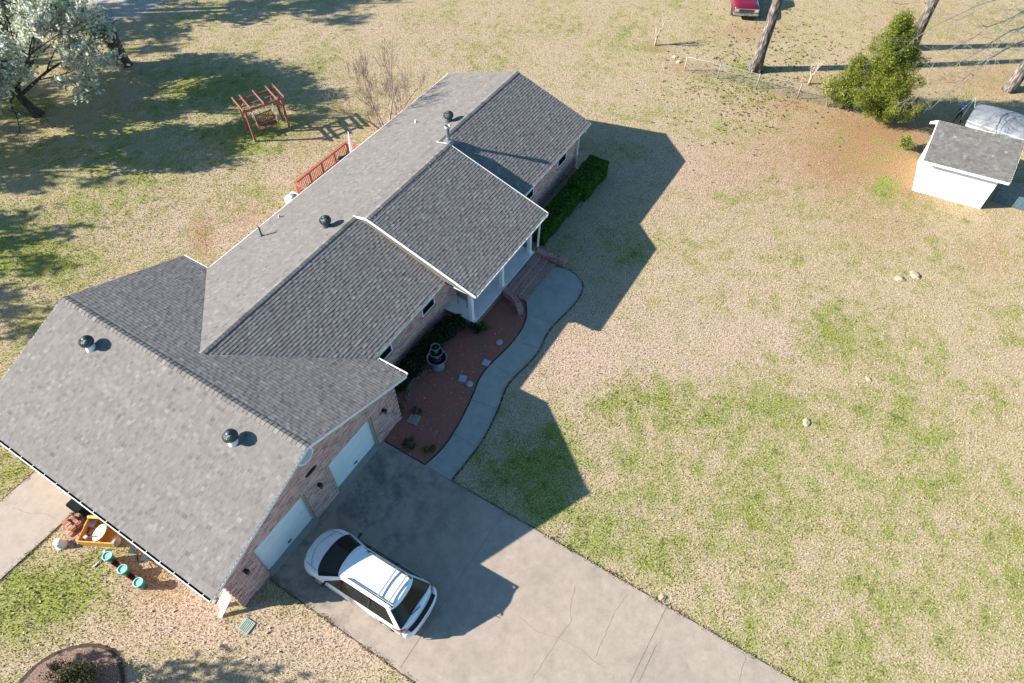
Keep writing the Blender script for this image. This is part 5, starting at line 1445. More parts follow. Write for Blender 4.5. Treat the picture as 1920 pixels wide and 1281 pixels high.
for k, (x, y, lab) in enumerate([(-5.49, 4.85, 'brown planter box between the first two teal pots'), (-5.51, 4.04, 'brown planter box between the last two teal pots')]):
    p_ = thing('planter_box', lab, 'planter', (x, y, 0), R(-90 + 3), 'brown planter boxes between the pots')
    b = MB(); b.box(-.25, .25, -.10, -.085, 0, .26); b.box(-.25, .25, .085, .10, 0, .26); b.box(-.25, -.235, -.085, .085, 0, .26); b.box(.235, .25, -.085, .085, 0, .26); b.box(-.235, .235, -.085, .085, .01, .03)
    o = b.build('box', M_PLANTER); o.parent = p_
    b = MB(); b.box(-.233, .233, -.083, .083, .031, .14); o = b.build('earth', M_EARTH); o.parent = p_
bk = thing('upturned_bucket', 'white upturned bucket on the grass beside the side slab', 'bucket', (-6.05, 7.22, 0))
b = MB(); b.lathe([(.19, 0), (.19, .03), (.17, .035), (.145, .30), (.13, .32), (.001, .325)], (-6.05, 7.22, 0), 26); b.build('shell', M_CONCPOT, bk)
b = MB(); b.lathe([(.07, .326), (.07, .335), (.055, .335)], (-6.05, 7.22, 0), 18); b.build('base_ring', M_CONCPOT, bk)
b = MB(); b.blob((0, 0, .17), .17, .18, .17, 3, .06, 4); o = b.build('stone_ball', M_STONE); o.location = (-4.98, 5.62, 0); tag(o, 'round grey stone ball beside the ochre wooden box', 'stone ball')
# ochre wooden box
ob = thing('wooden_box', 'open ochre wooden box with dividers lying under the garage eave', 'wooden box', (-4.98, 6.28, 0), R(-62))
b = MB(); W2, H2 = .62, .42
b.box(-W2, W2, -H2, H2, .02, .05)
o = b.build('bottom', M_YELLOWWOOD); o.parent = ob
for x0, x1, y0, y1 in ((-W2 - .03, W2 + .03, -H2 - .05, -H2), (-W2 - .03, W2 + .03, H2, H2 + .05), (-W2 - .03, -W2, -H2, H2), (W2, W2 + .03, -H2, H2)):
    b = MB(); b.box(x0, x1, y0, y1, 0, .34); o = b.build('side_board', M_YELLOWWOOD, bevel=.006); o.parent = ob
b = MB(); b.tube([(-W2 - .02, H2 + .03, .36), (W2 + .02, H2 + .03, .36)], .075, 10); b.box(.05, .09, -H2, H2, .05, .28); o = b.build('divider', M_YELLOWWOOD); o.parent = ob
# satellite dish lying on the box
sdh = thing('satellite_dish', 'grey oval satellite dish lying on the ochre wooden box', 'satellite dish', (-5.06, 6.12, .34))
b = MB(); rings_ = []
m_ = Matrix.Rotation(R(24), 3, 'Z') @ Matrix.Rotation(R(-14), 3, 'X')
for r, z in ((.02, 0), (.12, .012), (.22, .04), (.30, .075), (.31, .07), (.22, .025), (.02, -.015)):
    rings_.append([tuple(m_ @ Vector((r * math.cos(2 * math.pi * k / 28), r * .78 * math.sin(2 * math.pi * k / 28), z + .06)) + Vector((-5.06, 6.12, .34))) for k in range(28)])
b.loft(rings_); b.build('reflector', M_DISH, sdh)
b = MB(); b.tube([(-5.12, 6.05, .40), (-5.35, 6.32, .44), (-5.42, 6.40, .46)], .018, 6); b.box(-5.49, -5.37, 6.35, 6.47, .41, .50); b.build('arm', M_GALV, sdh)
b = MB(); b.tube([(-5.42, 5.72, .03), (-5.75, 5.60, .04), (-5.98, 5.62, .03)], .022, 6); b.lathe([(.07, 0), (.07, .05), (.001, .06)], (-5.40, 5.74, 0), 12)
o = b.build('mast_pipe', M_GALV); tag(o, 'bent grey pipe lying on grass beside the teal pots', 'pipe')
# wheeled bin
bi = thing('rubbish_bin', 'dark wheeled rubbish bin tucked under the garage eave', 'bin', (-4.72, 7.42, 0))
b = MB(); b.loft([[(x, y, z) for x, y in ((-4.72 - s, 7.42 - s), (-4.72 + s, 7.42 - s), (-4.72 + s, 7.42 + s), (-4.72 - s, 7.42 + s))] for s, z in ((.22, .06), (.28, .78), (.30, .80))], cap0=True, cap1=True, smooth=False); b.build('tub', M_BIN, bi, bevel=.02)
b = MB(); b.box(-5.03, -4.41, 7.11, 7.73, .802, .85); b.box(-5.06, -5.0, 7.16, 7.68, .82, .86); b.build('lid', M_BIN, bi, bevel=.015)
for y in (7.2, 7.64):
    b = MB(); b.loft([[(-4.45 + r * math.cos(2 * math.pi * k / 16), y + o_, .11 + r * math.sin(2 * math.pi * k / 16)) for k in range(16)] for r, o_ in ((.07, -.03), (.11, -.025), (.11, .025), (.07, .03))], cap0=True, cap1=True); b.build('wheel', M_RUBBER, bi)
# loose bricks
rb = random.Random(4); nb = 0
def one_brick(x, y, z, rz, tl, lab, grp):
    global nb
    b = MB(); b.rbox((0, 0, 0), .20, .095, .062, 0, (0, 0), tone=rb.random())
    b.f  # plain solid brick with two shallow holes
    for dx in (-.05, .05): b.lathe([(.018, .0312), (.016, .0316), (.001, .0316)], (dx, 0, 0), 8, tone=0.0)
    o = b.build('brick', M_BRICK_PILE, bevel=.004); o.location = (x, y, z); o.rotation_euler = (tl[0], tl[1], rz); tag(o, lab, 'brick', grp); nb += 1
for k in range(5):
    for i in range(3 if k < 2 else (2 if k < 4 else 1)):
        for j in range(5):
            one_brick(-5.58 + i * .215 + (.11 if k > 1 else 0) + rb.uniform(-.03, .03), 7.22 + j * .108 + rb.uniform(-.012, .012), .032 + k * .064 + rb.uniform(0, .003), rb.uniform(-.13, .13), (rb.uniform(-.03, .03), rb.uniform(-.03, .03)), 'reddish brick in the taller pile on the slab edge', 'bricks in the taller pile')
for k in range(2):
    for i in range(3):
        for j in range(3):
            one_brick(-5.62 + i * .22 + rb.uniform(-.04, .04), 6.72 + j * .125 + rb.uniform(-.02, .02), .032 + k * .066, rb.uniform(-.35, .35), (rb.uniform(-.06, .06), rb.uniform(-.06, .06)), 'tan brick in the low pile between slab and wooden box', 'bricks in the low pile')
b = MB(); b.rbox((0, 0, .12), .34, .34, .04, .4, (.12, .1)); o = b.build('paving_slab', M_STONE, bevel=.005); o.location = (-4.98, 6.93, .06); tag(o, 'square grey paving slab leaning between the bricks and wooden box', 'paving slab')
# black scrap pieces
sc = thing('metal_scrap', 'tangle of dark metal rods and plates under the garage eave', 'scrap', (-4.85, 4.6, 0))
b = MB()
for k in range(9):
    x, y = -4.9 + random.uniform(-.12, .2), 4.9 - k * .10
    b.beam((x, y, .05 + random.uniform(0, .06)), (x + random.uniform(-.25, .25), y - random.uniform(.1, .4), .08 + random.uniform(0, .1)), .035, .02)
b.build('rods', M_BLACK, sc)
for args in (((-4.88, 4.95, .08), .26, .20, .02, .5, (.2, 0)), ((-4.80, 4.35, .10), .30, .22, .05, .2, (.1, .2))):
    b = MB(); b.rbox(*args); b.build('plate', M_DKMETAL, sc)
b = MB()  # added pale blocks standing in for the sunlit foot of the garage side wall
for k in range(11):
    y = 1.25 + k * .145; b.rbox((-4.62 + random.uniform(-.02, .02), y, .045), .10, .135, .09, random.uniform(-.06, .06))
o = b.build('sunlit_wall_strip', M_STONE); tag(o, 'row of pale blocks standing in for the sunlit strip of the garage side wall', 'wall strip')
b = MB(); b.tube([(-4.26, 11.2, .14), (-4.34, 11.35, .07), (-4.48, 11.6, .06), (-4.52, 11.8, .05)], .07, 8); o = b.build('drain_pipe', M_BLACK); tag(o, 'short black drain pipe lying on grass beyond the side slab', 'pipe')
# white boards leaning by the garage corner
for k, (x, y, x1, y1, z1, lab) in enumerate([(-4.66, 1.02, -4.27, .78, .72, 'shorter white board leaning on the garage corner'), (-4.86, .74, -4.27, .55, .80, 'longer white board leaning on the garage corner')]):
    b = MB(); b.beam((x, y, .03), (x1, y1, z1), .17, .03, up=(-.6, 0, .8)); o = b.build('board', M_WHITE, bevel=.004)
    tag(o, lab, 'board', 'white boards leaning on the garage')

# ---- chain-link fence
fp = [(33.72, .62), (33.94, -1.47), (34.1, -3.87), (34.35, -6.3), (34.6, -8.4)]
fe = thing('chain_link_fence', 'low chain-link fence with grey posts in front of the pine', 'fence', (33.72, .62, 0))
for k, p in enumerate(fp):
    b = MB(); b.tube([(p[0], p[1], 0), (p[0], p[1], .95)], .033, 8); b.lathe([(.04, .95), (.03, .99), (.001, 1.0)], (p[0], p[1], 0), 8); b.build('post', M_CRAPEBARK if k == 0 else M_FENCE, fe)
b = MB()
b.tube([(p[0], p[1], .93) for p in fp], .022, 6); b.build('top_rail', M_FENCE, fe)
b = MB()
for i in range(len(fp) - 1):
    a = np.array(fp[i]); c_ = np.array(fp[i + 1]); L = np.linalg.norm(c_ - a); s = 0.0; st_ = .095
    H_ = .90
    while s < L + H_:
        for sg in (1, -1):
            s0, z0, s1, z1 = (s, 0.02, s - H_, .92) if sg > 0 else (s - H_, .02, s, .92)
            # clip to [0,L]
            def at(t): return (s0 + (s1 - s0) * t, z0 + (z1 - z0) * t)
            t0 = 0.0; t1 = 1.0
            for lo, hi in ((0, L),):
                d = s1 - s0
                ta_, tb_ = sorted(((lo - s0) / d, (hi - s0) / d)); t0 = max(t0, ta_); t1 = min(t1, tb_)
            if t1 > t0 + .02:
                p0, p1 = at(t0), at(t1); q0 = a + (c_ - a) * p0[0] / L; q1 = a + (c_ - a) * p1[0] / L
                b.tube([(q0[0], q0[1], p0[1]), (q1[0], q1[1], p1[1])], .0032, 3, cap=False)
        s += st_
b.build('mesh', M_FENCE, fe)

# ================================================================== VEGETATION
def branch_tree(mb, p, d, L, r, depth, rg, spread=.55, up=.15, nseg=4, shrink=.68, kids=(2, 3), tips=None, rmin=.006, wob=.10):
    pts = [Vector(p)]; d = Vector(d).normalized(); rad = [r]
    for i in range(nseg):
        d = (d + Vector((rg.uniform(-wob, wob), rg.uniform(-wob, wob), rg.uniform(-wob, wob) + up * .12))).normalized()
        pts.append(pts[-1] + d * L / nseg); rad.append(max(rmin, r * (1 - .42 * (i + 1) / nseg)))
    mb.tube(pts, rad, 7 if r > .06 else (5 if r > .02 else 3), cap=False)
    if tips is not None and depth <= 1: tips.extend(pts[1:])
    if depth <= 0: return
    for k in range(rg.randint(*kids)):
        t = rg.uniform(.45, 1.0); q = pts[min(nseg, max(1, int(round(t * nseg))))]
        ax = Vector((rg.uniform(-1, 1), rg.uniform(-1, 1), rg.uniform(-.3, 1))).normalized()
        nd = (d + ax * spread * rg.uniform(.7, 1.3) + Vector((0, 0, up))).normalized()
        branch_tree(mb, q, nd, L * shrink * rg.uniform(.75, 1.2), rad[-1] * .78, depth - 1, rg, spread, up, nseg, shrink, kids, tips, rmin, wob)
    branch_tree(mb, pts[-1], (d + Vector((rg.uniform(-.2, .2), rg.uniform(-.2, .2), up * .5))).normalized(), L * shrink, rad[-1] * .9, depth - 1, rg, spread, up, nseg, shrink, kids, tips, rmin, wob)

# ---- bare many-stemmed tree behind the house
t = thing('bare_tree', 'leafless many-stemmed tree behind the far back eave of the house', 'tree', (18.95, 12.6, 0))
rg = random.Random(5); b = MB(); tips = []
for k in range(7):
    a = 2 * math.pi * k / 7 + rg.uniform(-.3, .3); tl = rg.uniform(.35, 1.05)
    branch_tree(b, (18.95 + .18 * math.cos(a), 12.6 + .18 * math.sin(a), 0), (math.cos(a) * tl, math.sin(a) * tl, 1), rg.uniform(1.45, 1.9), .062, 5, rg, .75, .12, 4, .68, (2, 2), tips, .0068)
b.build('trunk', M_TWIG, t)

# ---- flowering tree, top left
t = thing('flowering_tree', 'broad white flowering tree in full bloom on the back lawn', 'tree', (9.57, 30.97, 0))
rg = random.Random(8); b = MB(); tips = []
b.tube([(9.62, 30.9, -.05), (9.57, 30.97, .25), (9.45, 31.05, .9), (9.35, 31.1, 1.6)], [.42, .27, .23, .21], 12)
for k in range(10):
    a = 2 * math.pi * k / 10 + rg.uniform(-.2, .2); tl = rg.uniform(.9, 2.2)
    branch_tree(b, (9.37, 31.1, 1.25 + .06 * k), (math.cos(a) * tl, math.sin(a) * tl, rg.uniform(.35, 1.0)), rg.uniform(2.3, 2.9), .11, 4, rg, .7, .02, 4, .70, (2, 3), tips, .01)
b.build('trunk', M_BARK, t)
tips = np.array([tuple(v) for v in tips])
print('flower tips', len(tips), tips.min(0), tips.max(0))
tr_ = np.random.default_rng(3)
sel_ = tips[tr_.integers(0, len(tips), 75000)]
cen = sel_ + tr_.normal(size=(75000, 3)) * np.array([.20, .20, .20])
cen = cen[(cen[:, 2] > 1.45) & (cen[:, 2] < 6.3) & (cen[:, 1] > 26.9) & (np.hypot(cen[:, 0] - 9.6, cen[:, 1] - 31.2) < 6.2)]
v, f = leaf_quads(cen, .135, tr_, .0, .62)
tn = np.clip(tr_.normal(.66, .28, len(f)), 0, 1)
np_mesh('crown', v, f, tn, M_BLOSSOM, t)

# ---- tall brown stump behind the blossoms
t = thing('tree_stump', 'tall brown broken stump standing right of the flowering tree', 'stump', (15.95, 30.87, 0))
b = MB(); b.tube([(15.95, 30.87, -.05), (15.93, 30.9, .3), (15.85, 31.0, 1.2), (15.78, 31.08, 1.9)], [.36, .30, .40, .50], 14)
b.build('trunk', M_STUMP, t)
b = MB()
for k in range(11):
    a = 2 * math.pi * k / 11; b.rbox((15.78 + .41 * math.cos(a), 31.08 + .41 * math.sin(a), 1.93), .18, .12, random.uniform(.15, .45), a)
b.build('splinters', M_STUMP, t)

# ---- pines
def pine(name, lab, x, y, r0, h, lean, crown_z, seed):
    t = thing(name, lab, 'tree', (x, y, 0)); rg = random.Random(seed)
    pts = []; rad = []
    for k in range(15):
        z = h * k / 14
        pts.append((x + lean[0] * z + .05 * math.sin(z * .7 + seed), y + lean[1] * z + .05 * math.cos(z * .6 + seed), z - (.05 if k == 0 else 0)))
        rad.append(r0 * (1 - .5 * k / 14) * (1.4 if k == 0 else 1))
    b = MB(); b.tube(pts, rad, 16)
    for k in range(6):
        a = 2 * math.pi * k / 6 + rg.uniform(-.3, .3)
        b.tube([(x + r0 * .7 * math.cos(a), y + r0 * .7 * math.sin(a), .30), (x + r0 * 1.6 * math.cos(a), y + r0 * 1.6 * math.sin(a), -.04)], [.11, .06], 6)
    b.build('trunk', M_PINEBARK, t)
    b = MB(); tips = []
    for k in range(16):
        a = rg.uniform(0, 6.28); z = rg.uniform(crown_z, h); s = (1 - (z - crown_z) / (h - crown_z + 2)) * 2.6 + .6
        p = (x + lean[0] * z, y + lean[1] * z, z); branch_tree(b, p, (math.cos(a), math.sin(a), .25), s * .55, .05, 2, rg, .7, .1, 3, .65, (1, 2), tips, .01)
    b.build('limb', M_PINEBARK, t)
    tp_ = np.array([tuple(q) for q in tips]); rgn = np.random.default_rng(seed)
    c = tp_[rgn.integers(0, len(tp_), 3500)] + rgn.normal(size=(3500, 3)) * .22
    v, f = leaf_quads(c, .28, rgn, 0, .22); np_mesh('crown', v, f, rgn.uniform(0, 1, len(f)), M_SHADETREE, t)
pine('pine_tree', 'tall pine with thick scaly trunk behind the chain-link fence', 36.05, -3.12, .33, 18, (0.004, -.012), 13, 1)
pine('pine_tree', 'pine trunk rising right behind the dense green cedar', 43.9, -10.8, .32, 18, (.0, -.006), 13, 2)

# ---- bare tree with pale limbs at the right edge
t = thing('bare_limb_tree', 'bare tree with long pale drooping limbs and a thick trunk near the tarped boat', 'tree', (42.05, -17.0, 0))
b = MB(); b.tube([(42.05, -17.0, -.05), (42.05, -17.02, .4), (42.0, -17.1, 3), (41.9, -17.2, 6.5), (41.7, -17.3, 10)], [.46, .36, .29, .22, .11], 14)
b.build('trunk', M_PINEBARK, t)
rg = random.Random(14)
LIMBS = [((41.9, -17.2, 6.8), (35.2, -9.9, 6.2)), ((41.95, -17.1, 5.6), (33.6, -10.7, 5.2)), ((41.9, -17.2, 6.2), (34.9, -12.2, 6.0)), ((42, -17.1, 4.8), (33.2, -12.2, 4.6)), ((42, -17.1, 3.9), (31.9, -12.3, 3.6)), ((42, -17.1, 3.4), (32.2, -12.9, 2.8)), ((41.9, -17.2, 7.6), (36.2, -12.4, 7.4)), ((42, -17.1, 4.4), (33.4, -13.9, 4.8)), ((41.8, -17.3, 8.2), (36.0, -14.9, 8.0)), ((42, -17.1, 5.0), (35.0, -14.3, 6.2)), ((42, -17.1, 2.9), (34.2, -13.8, 3.4))]
b = MB()
for p0, p1 in LIMBS:
    p0 = Vector(p0); p1 = Vector(p1); k = 9; pts = []; L = (p1 - p0).length
    for i in range(k + 1):
        s = i / k; q = p0.lerp(p1, s); q.z += math.sin(math.pi * s) * L * .11; q += Vector((rg.uniform(-.12, .12), rg.uniform(-.12, .12), rg.uniform(-.10, .10))) * (1 if 0 < i else 0)
        pts.append(q)
    b.tube(pts, [max(.010, .055 * (1 - i / k) ** .9 + .010) for i in range(k + 1)], 6, cap=False)
    for i in range(2, k + 1):
        for _ in range(3):
            d = (p1 - p0).normalized() + Vector((rg.uniform(-.9, .9), rg.uniform(-.9, .9), rg.uniform(-.5, .5)))
            branch_tree(b, pts[i], d, rg.uniform(.6, 1.3), .012, 2, rg, .8, -.02, 4, .62, (1, 2), None, .0045, .22)
b.build('limb', M_PALEBARK, t)

# ---- cedar and neighbours
def cedar(name, lab, x, y, h, rmax, n, seed, m=M_CEDAR, leanx=0.0, leany=0.0, zb=.12):
    t = thing(name, lab, 'tree', (x, y, 0)); rgn = np.random.default_rng(seed); rg = random.Random(seed)
    b = MB(); b.tube([(x, y, -.05), (x + leanx * h * .5, y + leany * h * .5, h * .5), (x + leanx * h, y + leany * h, h * .96)], [.16, .10, .02], 8); 
    ends = []
    nb_ = int(95 * h / 5.5)
    for k in range(nb_):
        s = (k + .5) / nb_; z = zb + (h - zb) * s ** 1.05
        a = k * 2.399 + rg.uniform(-.3, .3)
        prof = min(1.0, (1 - s) ** .72 * 1.02) * (0.78 + .22 * math.sin(min(1, s * 5) * math.pi / 2))
        lob = 1 + .26 * math.sin(3 * a + z * 1.3) + rg.uniform(-.34, .28)
        R_ = rmax * prof * lob + .12
        p0 = Vector((x + leanx * z, y + leany * z, z)); p1 = p0 + Vector((math.cos(a) * R_, math.sin(a) * R_, R_ * .42 + .15))
        b.tube([p0, p0.lerp(p1, .5) + Vector((0, 0, -.04)), p1], [.028, .018, .006], 4, cap=False)
        for _ in range(int(6 + R_ * 9)):
            u = rg.random() ** .55; ends.append((p0.lerp(p1, u), u, a))
    b.build('trunk', M_TWIG, t)
    cen = []; 
    for p, u, a in ends:
        for _ in range(3): cen.append((p.x + rg.gauss(0, .16), p.y + rg.gauss(0, .16), p.z + rg.gauss(.06, .15)))
    cen = np.array(cen); k = max(1, n // len(cen))
    cc = np.repeat(cen, k, 0) + rgn.normal(size=(len(cen) * k, 3)) * np.array([.075, .075, .095])
    cc = cc[cc[:, 2] > .05]
    v, f = leaf_quads(cc, .080, rgn, 0, .26)
    cl = np.repeat(rgn.normal(0, .17, len(cen)), k)[:len(f)]
    np_mesh('crown', v, f, np.clip(rgn.normal(.5, .2, len(f)) + cl, 0, 1), m, t)
cedar('cedar_tree', 'tall dense green cedar tree left of the shed', 34.6, -11.0, 5.55, 1.62, 70000, 31, leany=.20)
cedar('cedar_tree', 'small narrow cedar growing against the tall one on its fence side', 34.75, -8.75, 2.9, .85, 14000, 32)
def shrub(name, lab, x, y, h, r, n, seed, m, cat='shrub', size=.07, stems=7, mt=M_TWIG, loose=.18, grp=None):
    t = thing(name, lab, cat, (x, y, 0), 0, grp); rg = random.Random(seed); rgn = np.random.default_rng(seed)
    b = MB(); tips = []
    for k in range(stems):
        a = rg.uniform(0, 6.28); branch_tree(b, (x + .05 * math.cos(a), y + .05 * math.sin(a), 0), (math.cos(a) * r / h, math.sin(a) * r / h, 1), h * .5, .018, 2, rg, .6, .1, 3, .62, (1, 3), tips, .005)
    b.build('stem', mt, t)
    if n:
        tp_ = np.array([tuple(q) for q in tips]); c = tp_[rgn.integers(0, len(tp_), n)] + rgn.normal(size=(n, 3)) * loose * min(h, r)
        c[:, 2] = np.abs(c[:, 2]) + .02
        v, f = leaf_quads(c, size, rgn, 0.1, .6); np_mesh('leaves', v, f, rgn.uniform(0, 1, len(f)), m, t)
    return t
shrub('yellow_shrub', 'loose yellow-green shrub at the foot of the cedar on the fence side', 34.55, -8.05, 1.5, .55, 900, 41, M_YELLOWLEAF, size=.075, stems=12)
shrub('green_weed', 'small dark green bush between the cedar and the shed', 32.6, -12.85, .8, .4, 600, 42, M_CEDAR)
def crape(lab, x, y, h, seed):
    t = thing('pruned_crape_myrtle', lab, 'tree', (x, y, 0), 0, 'pruned crape myrtles'); rg = random.Random(seed); b = MB()
    b.tube([(x, y, -.02), (x + .02, y, h * .25), (x + .03, y - .02, h * .42)], [.075, .06, .055], 8)
    for k in range(6):
        a = k * 1.05 + rg.uniform(-.3, .3); branch_tree(b, (x + .02, y - .01, h * (.22 + .03 * k)), (math.cos(a) * .45, math.sin(a) * .45, 1), h * .36, .042, 3, rg, .42, .2, 3, .62, (1, 2), None, .009, .08)
    b.build('trunk', M_CRAPEBARK, t)
crape('small bare pruned tree standing alone in the lawn left of the fence', 35.6, 3.45, 1.55, 51)
crape('small bare pruned tree behind the fence between pine and cedar', 36.3, -6.45, 1.35, 52)

# ---- clipped hedge and bushes by the house
def hedge(name, lab, boxes, n, seed, m, size=.06):
    t = thing(name, lab, 'hedge', (boxes[0][0], boxes[0][2], 0)); rgn = np.random.default_rng(seed)
    core = MB(); allc = []; nrm_tot = sum((x1 - x0) * (y1 - y0) + 2 * (x1 - x0) * z + 2 * (y1 - y0) * z for x0, x1, y0, y1, z in boxes)
    for x0, x1, y0, y1, z in boxes:
        core.box(x0 + .10, x1 - .10, y0 + .10, y1 - .10, 0, z - .10, tone=0.05)
        faces_ = [((x1 - x0) * (y1 - y0), 'z'), ((x1 - x0) * z, 'y0'), ((x1 - x0) * z, 'y1'), ((y1 - y0) * z, 'x0'), ((y1 - y0) * z, 'x1')]
        for A, wh in faces_:
            k = int(n * A / nrm_tot); u = rgn.uniform(x0, x1, k); w = rgn.uniform(y0, y1, k); h = rgn.uniform(0.02, z, k); dp = np.abs(rgn.normal(0, .05, k))
            if wh == 'z': h = np.full(k, z) - dp + .03 * np.sin(u * 5 + w * 3)
            if wh == 'y0': w = y0 + dp + .03 * np.sin(u * 4 + h * 5)
            if wh == 'y1': w = y1 - dp
            if wh == 'x0': u = x0 + dp
            if wh == 'x1': u = x1 - dp + .03 * np.sin(w * 4 + h * 5)
            # round the upper edges
            ed = np.minimum(np.minimum(u - x0, x1 - u), np.minimum(w - y0, y1 - w))
            h = np.where((h > z - .12) & (ed < .12), h - (.12 - ed) * .6, h)
            allc.append(np.stack([u, w, h], 1))
    core.build('branches', m, t)
    c = np.concatenate(allc); v, f = leaf_quads(c, size, rgn, 0.15, .7); np_mesh('leaves', v, f, rgn.uniform(0, 1, len(f)), m, t)
hedge('clipped_hedge', 'clipped dark green box hedge along the far front wall', [(15.55, 19.5, .32, 1.25, .80), (19.45, 21.95, .12, 1.20, 1.02)], 30000, 61, M_HEDGE)
def bushrow(name, lab, items, seed, m):
    t = thing(name, lab, 'bush', (items[0][0], items[0][1], 0)); rgn = np.random.default_rng(seed); cs = []
    b = MB(); rg = random.Random(seed)
    for x, y, r, h in items:
        for k in range(6):
            a = rg.uniform(0, 6.28); b.tube([(x, y, 0), (x + r * .5 * math.cos(a), y + r * .4 * math.sin(a), h * .55), (x + r * .7 * math.cos(a), y + r * .6 * math.sin(a), h * .85)], [.02, .014, .006], 4)
        n = int(3000 * r * h / .6); d = rgn.normal(size=(n, 3)); d /= np.linalg.norm(d, axis=1)[:, None]; d *= (rgn.uniform(.35, 1, n) ** .5)[:, None]
        c = np.array([x, y, h * .52]) + d * np.array([r, r * .85, h * .5]) * (1 + .12 * np.sin(d[:, :1] * 9 + d[:, 1:2] * 7)); c[:, 2] = np.maximum(c[:, 2], .03); cs.append(c)
    b.build('stem', M_BARK, t); c = np.concatenate(cs); v, f = leaf_quads(c, .065, rgn, .1, .65); np_mesh('leaves', v, f, rgn.uniform(0, 1, len(f)), m, t)
bushrow('dark_bush', 'low dark evergreen bushes along the wall left of the porch', [(5.3, 1.32, .50, .66), (6.1, 1.28, .55, .72), (6.9, 1.30, .55, .74), (7.7, 1.25, .55, .76), (8.5, 1.2, .55, .74), (9.1, 1.05, .48, .66)], 71, M_BUSH)
shrub('dark_shrub', 'small dark shrub at the porch corner by the column', 9.35, .18, .45, .28, 500, 72, M_BUSH)
shrub('bright_plant', 'small bright green plant in the mulch below the porch', 9.72, -.02, .34, .22, 420, 73, M_GREENLEAF, 'plant')
for k, (x, y, r, lab) in enumerate([(3.45, -.72, .42, 'low green ground cover beside the driveway edge of the bed'), (3.75, -1.42, .33, 'bright low plant in the bed corner nearest the walkway start'), (4.75, -.10, .2, 'little green plant beside the drain grate in the bed'), (4.55, .60, .2, 'little plant in mulch close to the brick garage corner')]):
    shrub('ground_cover', lab, x, y, .22, r, 420 if r > .25 else 160, 80 + k, M_GREENLEAF if k % 2 else M_SHRUB, 'plant', size=.055, stems=8)
shrub('bed_shrub', 'sprawling olive shrub in the round mulch bed', -8.55, 2.75, .75, .62, 3200, 90, M_SHRUB, size=.05, stems=16, loose=.2)
shrub('bed_shrub', 'wispy grey-green shrub in the round mulch bed beside the olive one', -8.7, 3.45, .7, .36, 900, 91, M_BUSH, size=.045, stems=12, loose=.2)

# ---- trees west of the lawn (their shade falls across the picture)
def shade_tree(lab, x, y, h, r, n, seed, size=.34, dens=1.0, z0=.38):
    t = thing('shade_tree', lab, 'tree', (x, y, 0), 0, 'tall trees along the west side'); rg = random.Random(seed); rgn = np.random.default_rng(seed)
    b = MB(); b.tube([(x, y, -.1), (x, y, h * .3), (x + .1, y, h * .6), (x, y, h * .92)], [.30, .24, .16, .04], 10); tips = []
    for k in range(int(9 * dens) + 3):
        a = k * 2.4 + rg.uniform(-.4, .4); z = h * rg.uniform(z0, .85); L = r * (1.15 - .6 * (z / h - z0))
        branch_tree(b, (x, y, z), (math.cos(a), math.sin(a), .35), L * .55, .07, 2, rg, .6, .1, 3, .62, (1, 3), tips, .012)
    b.build('trunk', M_PINEBARK, t)
    tp_ = np.array([tuple(q) for q in tips]); c = tp_[rgn.integers(0, len(tp_), int(n * .8))] + rgn.normal(size=(int(n * .8), 3)) * .22
    v, f = leaf_quads(c, size * .85, rgn, 0, .45); np_mesh('crown', v, f, rgn.uniform(0, 1, len(f)), M_SHADETREE, t)
SHADE = [(-3.5, 40.5, 10.5, 3.0, 1900), (-.5, 47.5, 11, 3.2, 1700), (-7.5, 36.5, 10, 2.6, 1600), (4.5, 48.5, 11, 3.0, 1700), (7.5, 55.5, 12, 3.6, 1800), (14.0, 49.5, 13.5, 3.6, 1900), (15.5, 55.0, 14.5, 3.4, 1700), (15.0, 43.6, 13.5, 2.8, 1900), (17.4, 41.2, 13.5, 2.4, 1500), (-9.5, 31.5, 9, 2.2, 900), (-5.0, 31.0, 6.5, 1.6, 700), (-1.0, 44.0, 8.5, 2.4, 1500), (10.5, 46.5, 10.0, 2.4, 1300), (-6.0, 43.5, 12.5, 2.6, 1500)]
for k, (x, y, h, r, n) in enumerate(SHADE):
    shade_tree('tall leafy tree on the west side shading the back lawn', x, y, h, r, n, 200 + k)
shade_tree('leafy tree beyond the side slab shading the dry grass by the driveway', -14.0, 8.1, 7.9, 2.1, 1700, 230, .26, 1.0)

# ---- grass tufts over the lawn (uncountable)
def inside(poly, x, y):
    r = np.zeros(len(x), bool); k = len(poly)
    for i in range(k):
        x0, y0 = poly[i]; x1, y1 = poly[(i + 1) % k]
        c = ((y0 > y) != (y1 > y)) & (x < (x1 - x0) * (y - y0) / (y1 - y0 + 1e-12) + x0); r ^= c
    return r
rgn = np.random.default_rng(99)
view = [(14, 50), (58, -19), (8, -26), (-13, 3)]
NG = 520000
x = rgn.uniform(-13, 58, int(NG * 3.4)); y = rgn.uniform(-26, 50, int(NG * 3.4))
k_ = inside(view, x, y)
dist = np.hypot(x + 5, y + 10)
k_ &= rgn.uniform(0, 1, len(x)) < np.clip(28 / dist, .25, 1)
for pl_ in ([(DXL, .5), (DXR, .5), (DXR, -40), (DXL, -40)], WIN_S + WOUT_S, bed, [(-14, 8.0), (-4.2, 7.9), (-4.2, 10.5), (-14, 10.5)], ringp, [(GX0, GY0), (GX1, GY0), (GX1, GY1), (GX0, GY1)], [(MX0, .3), (MX1, .3), (MX1, MY1), (MX0, MY1)], [(29.2, -14), (29.5, -17.2), (32.3, -17), (32, -13.7)]):
    k_ &= ~inside(pl_, x, y)
x = x[k_]; y = y[k_]; x = x[:NG]; y = y[:NG]
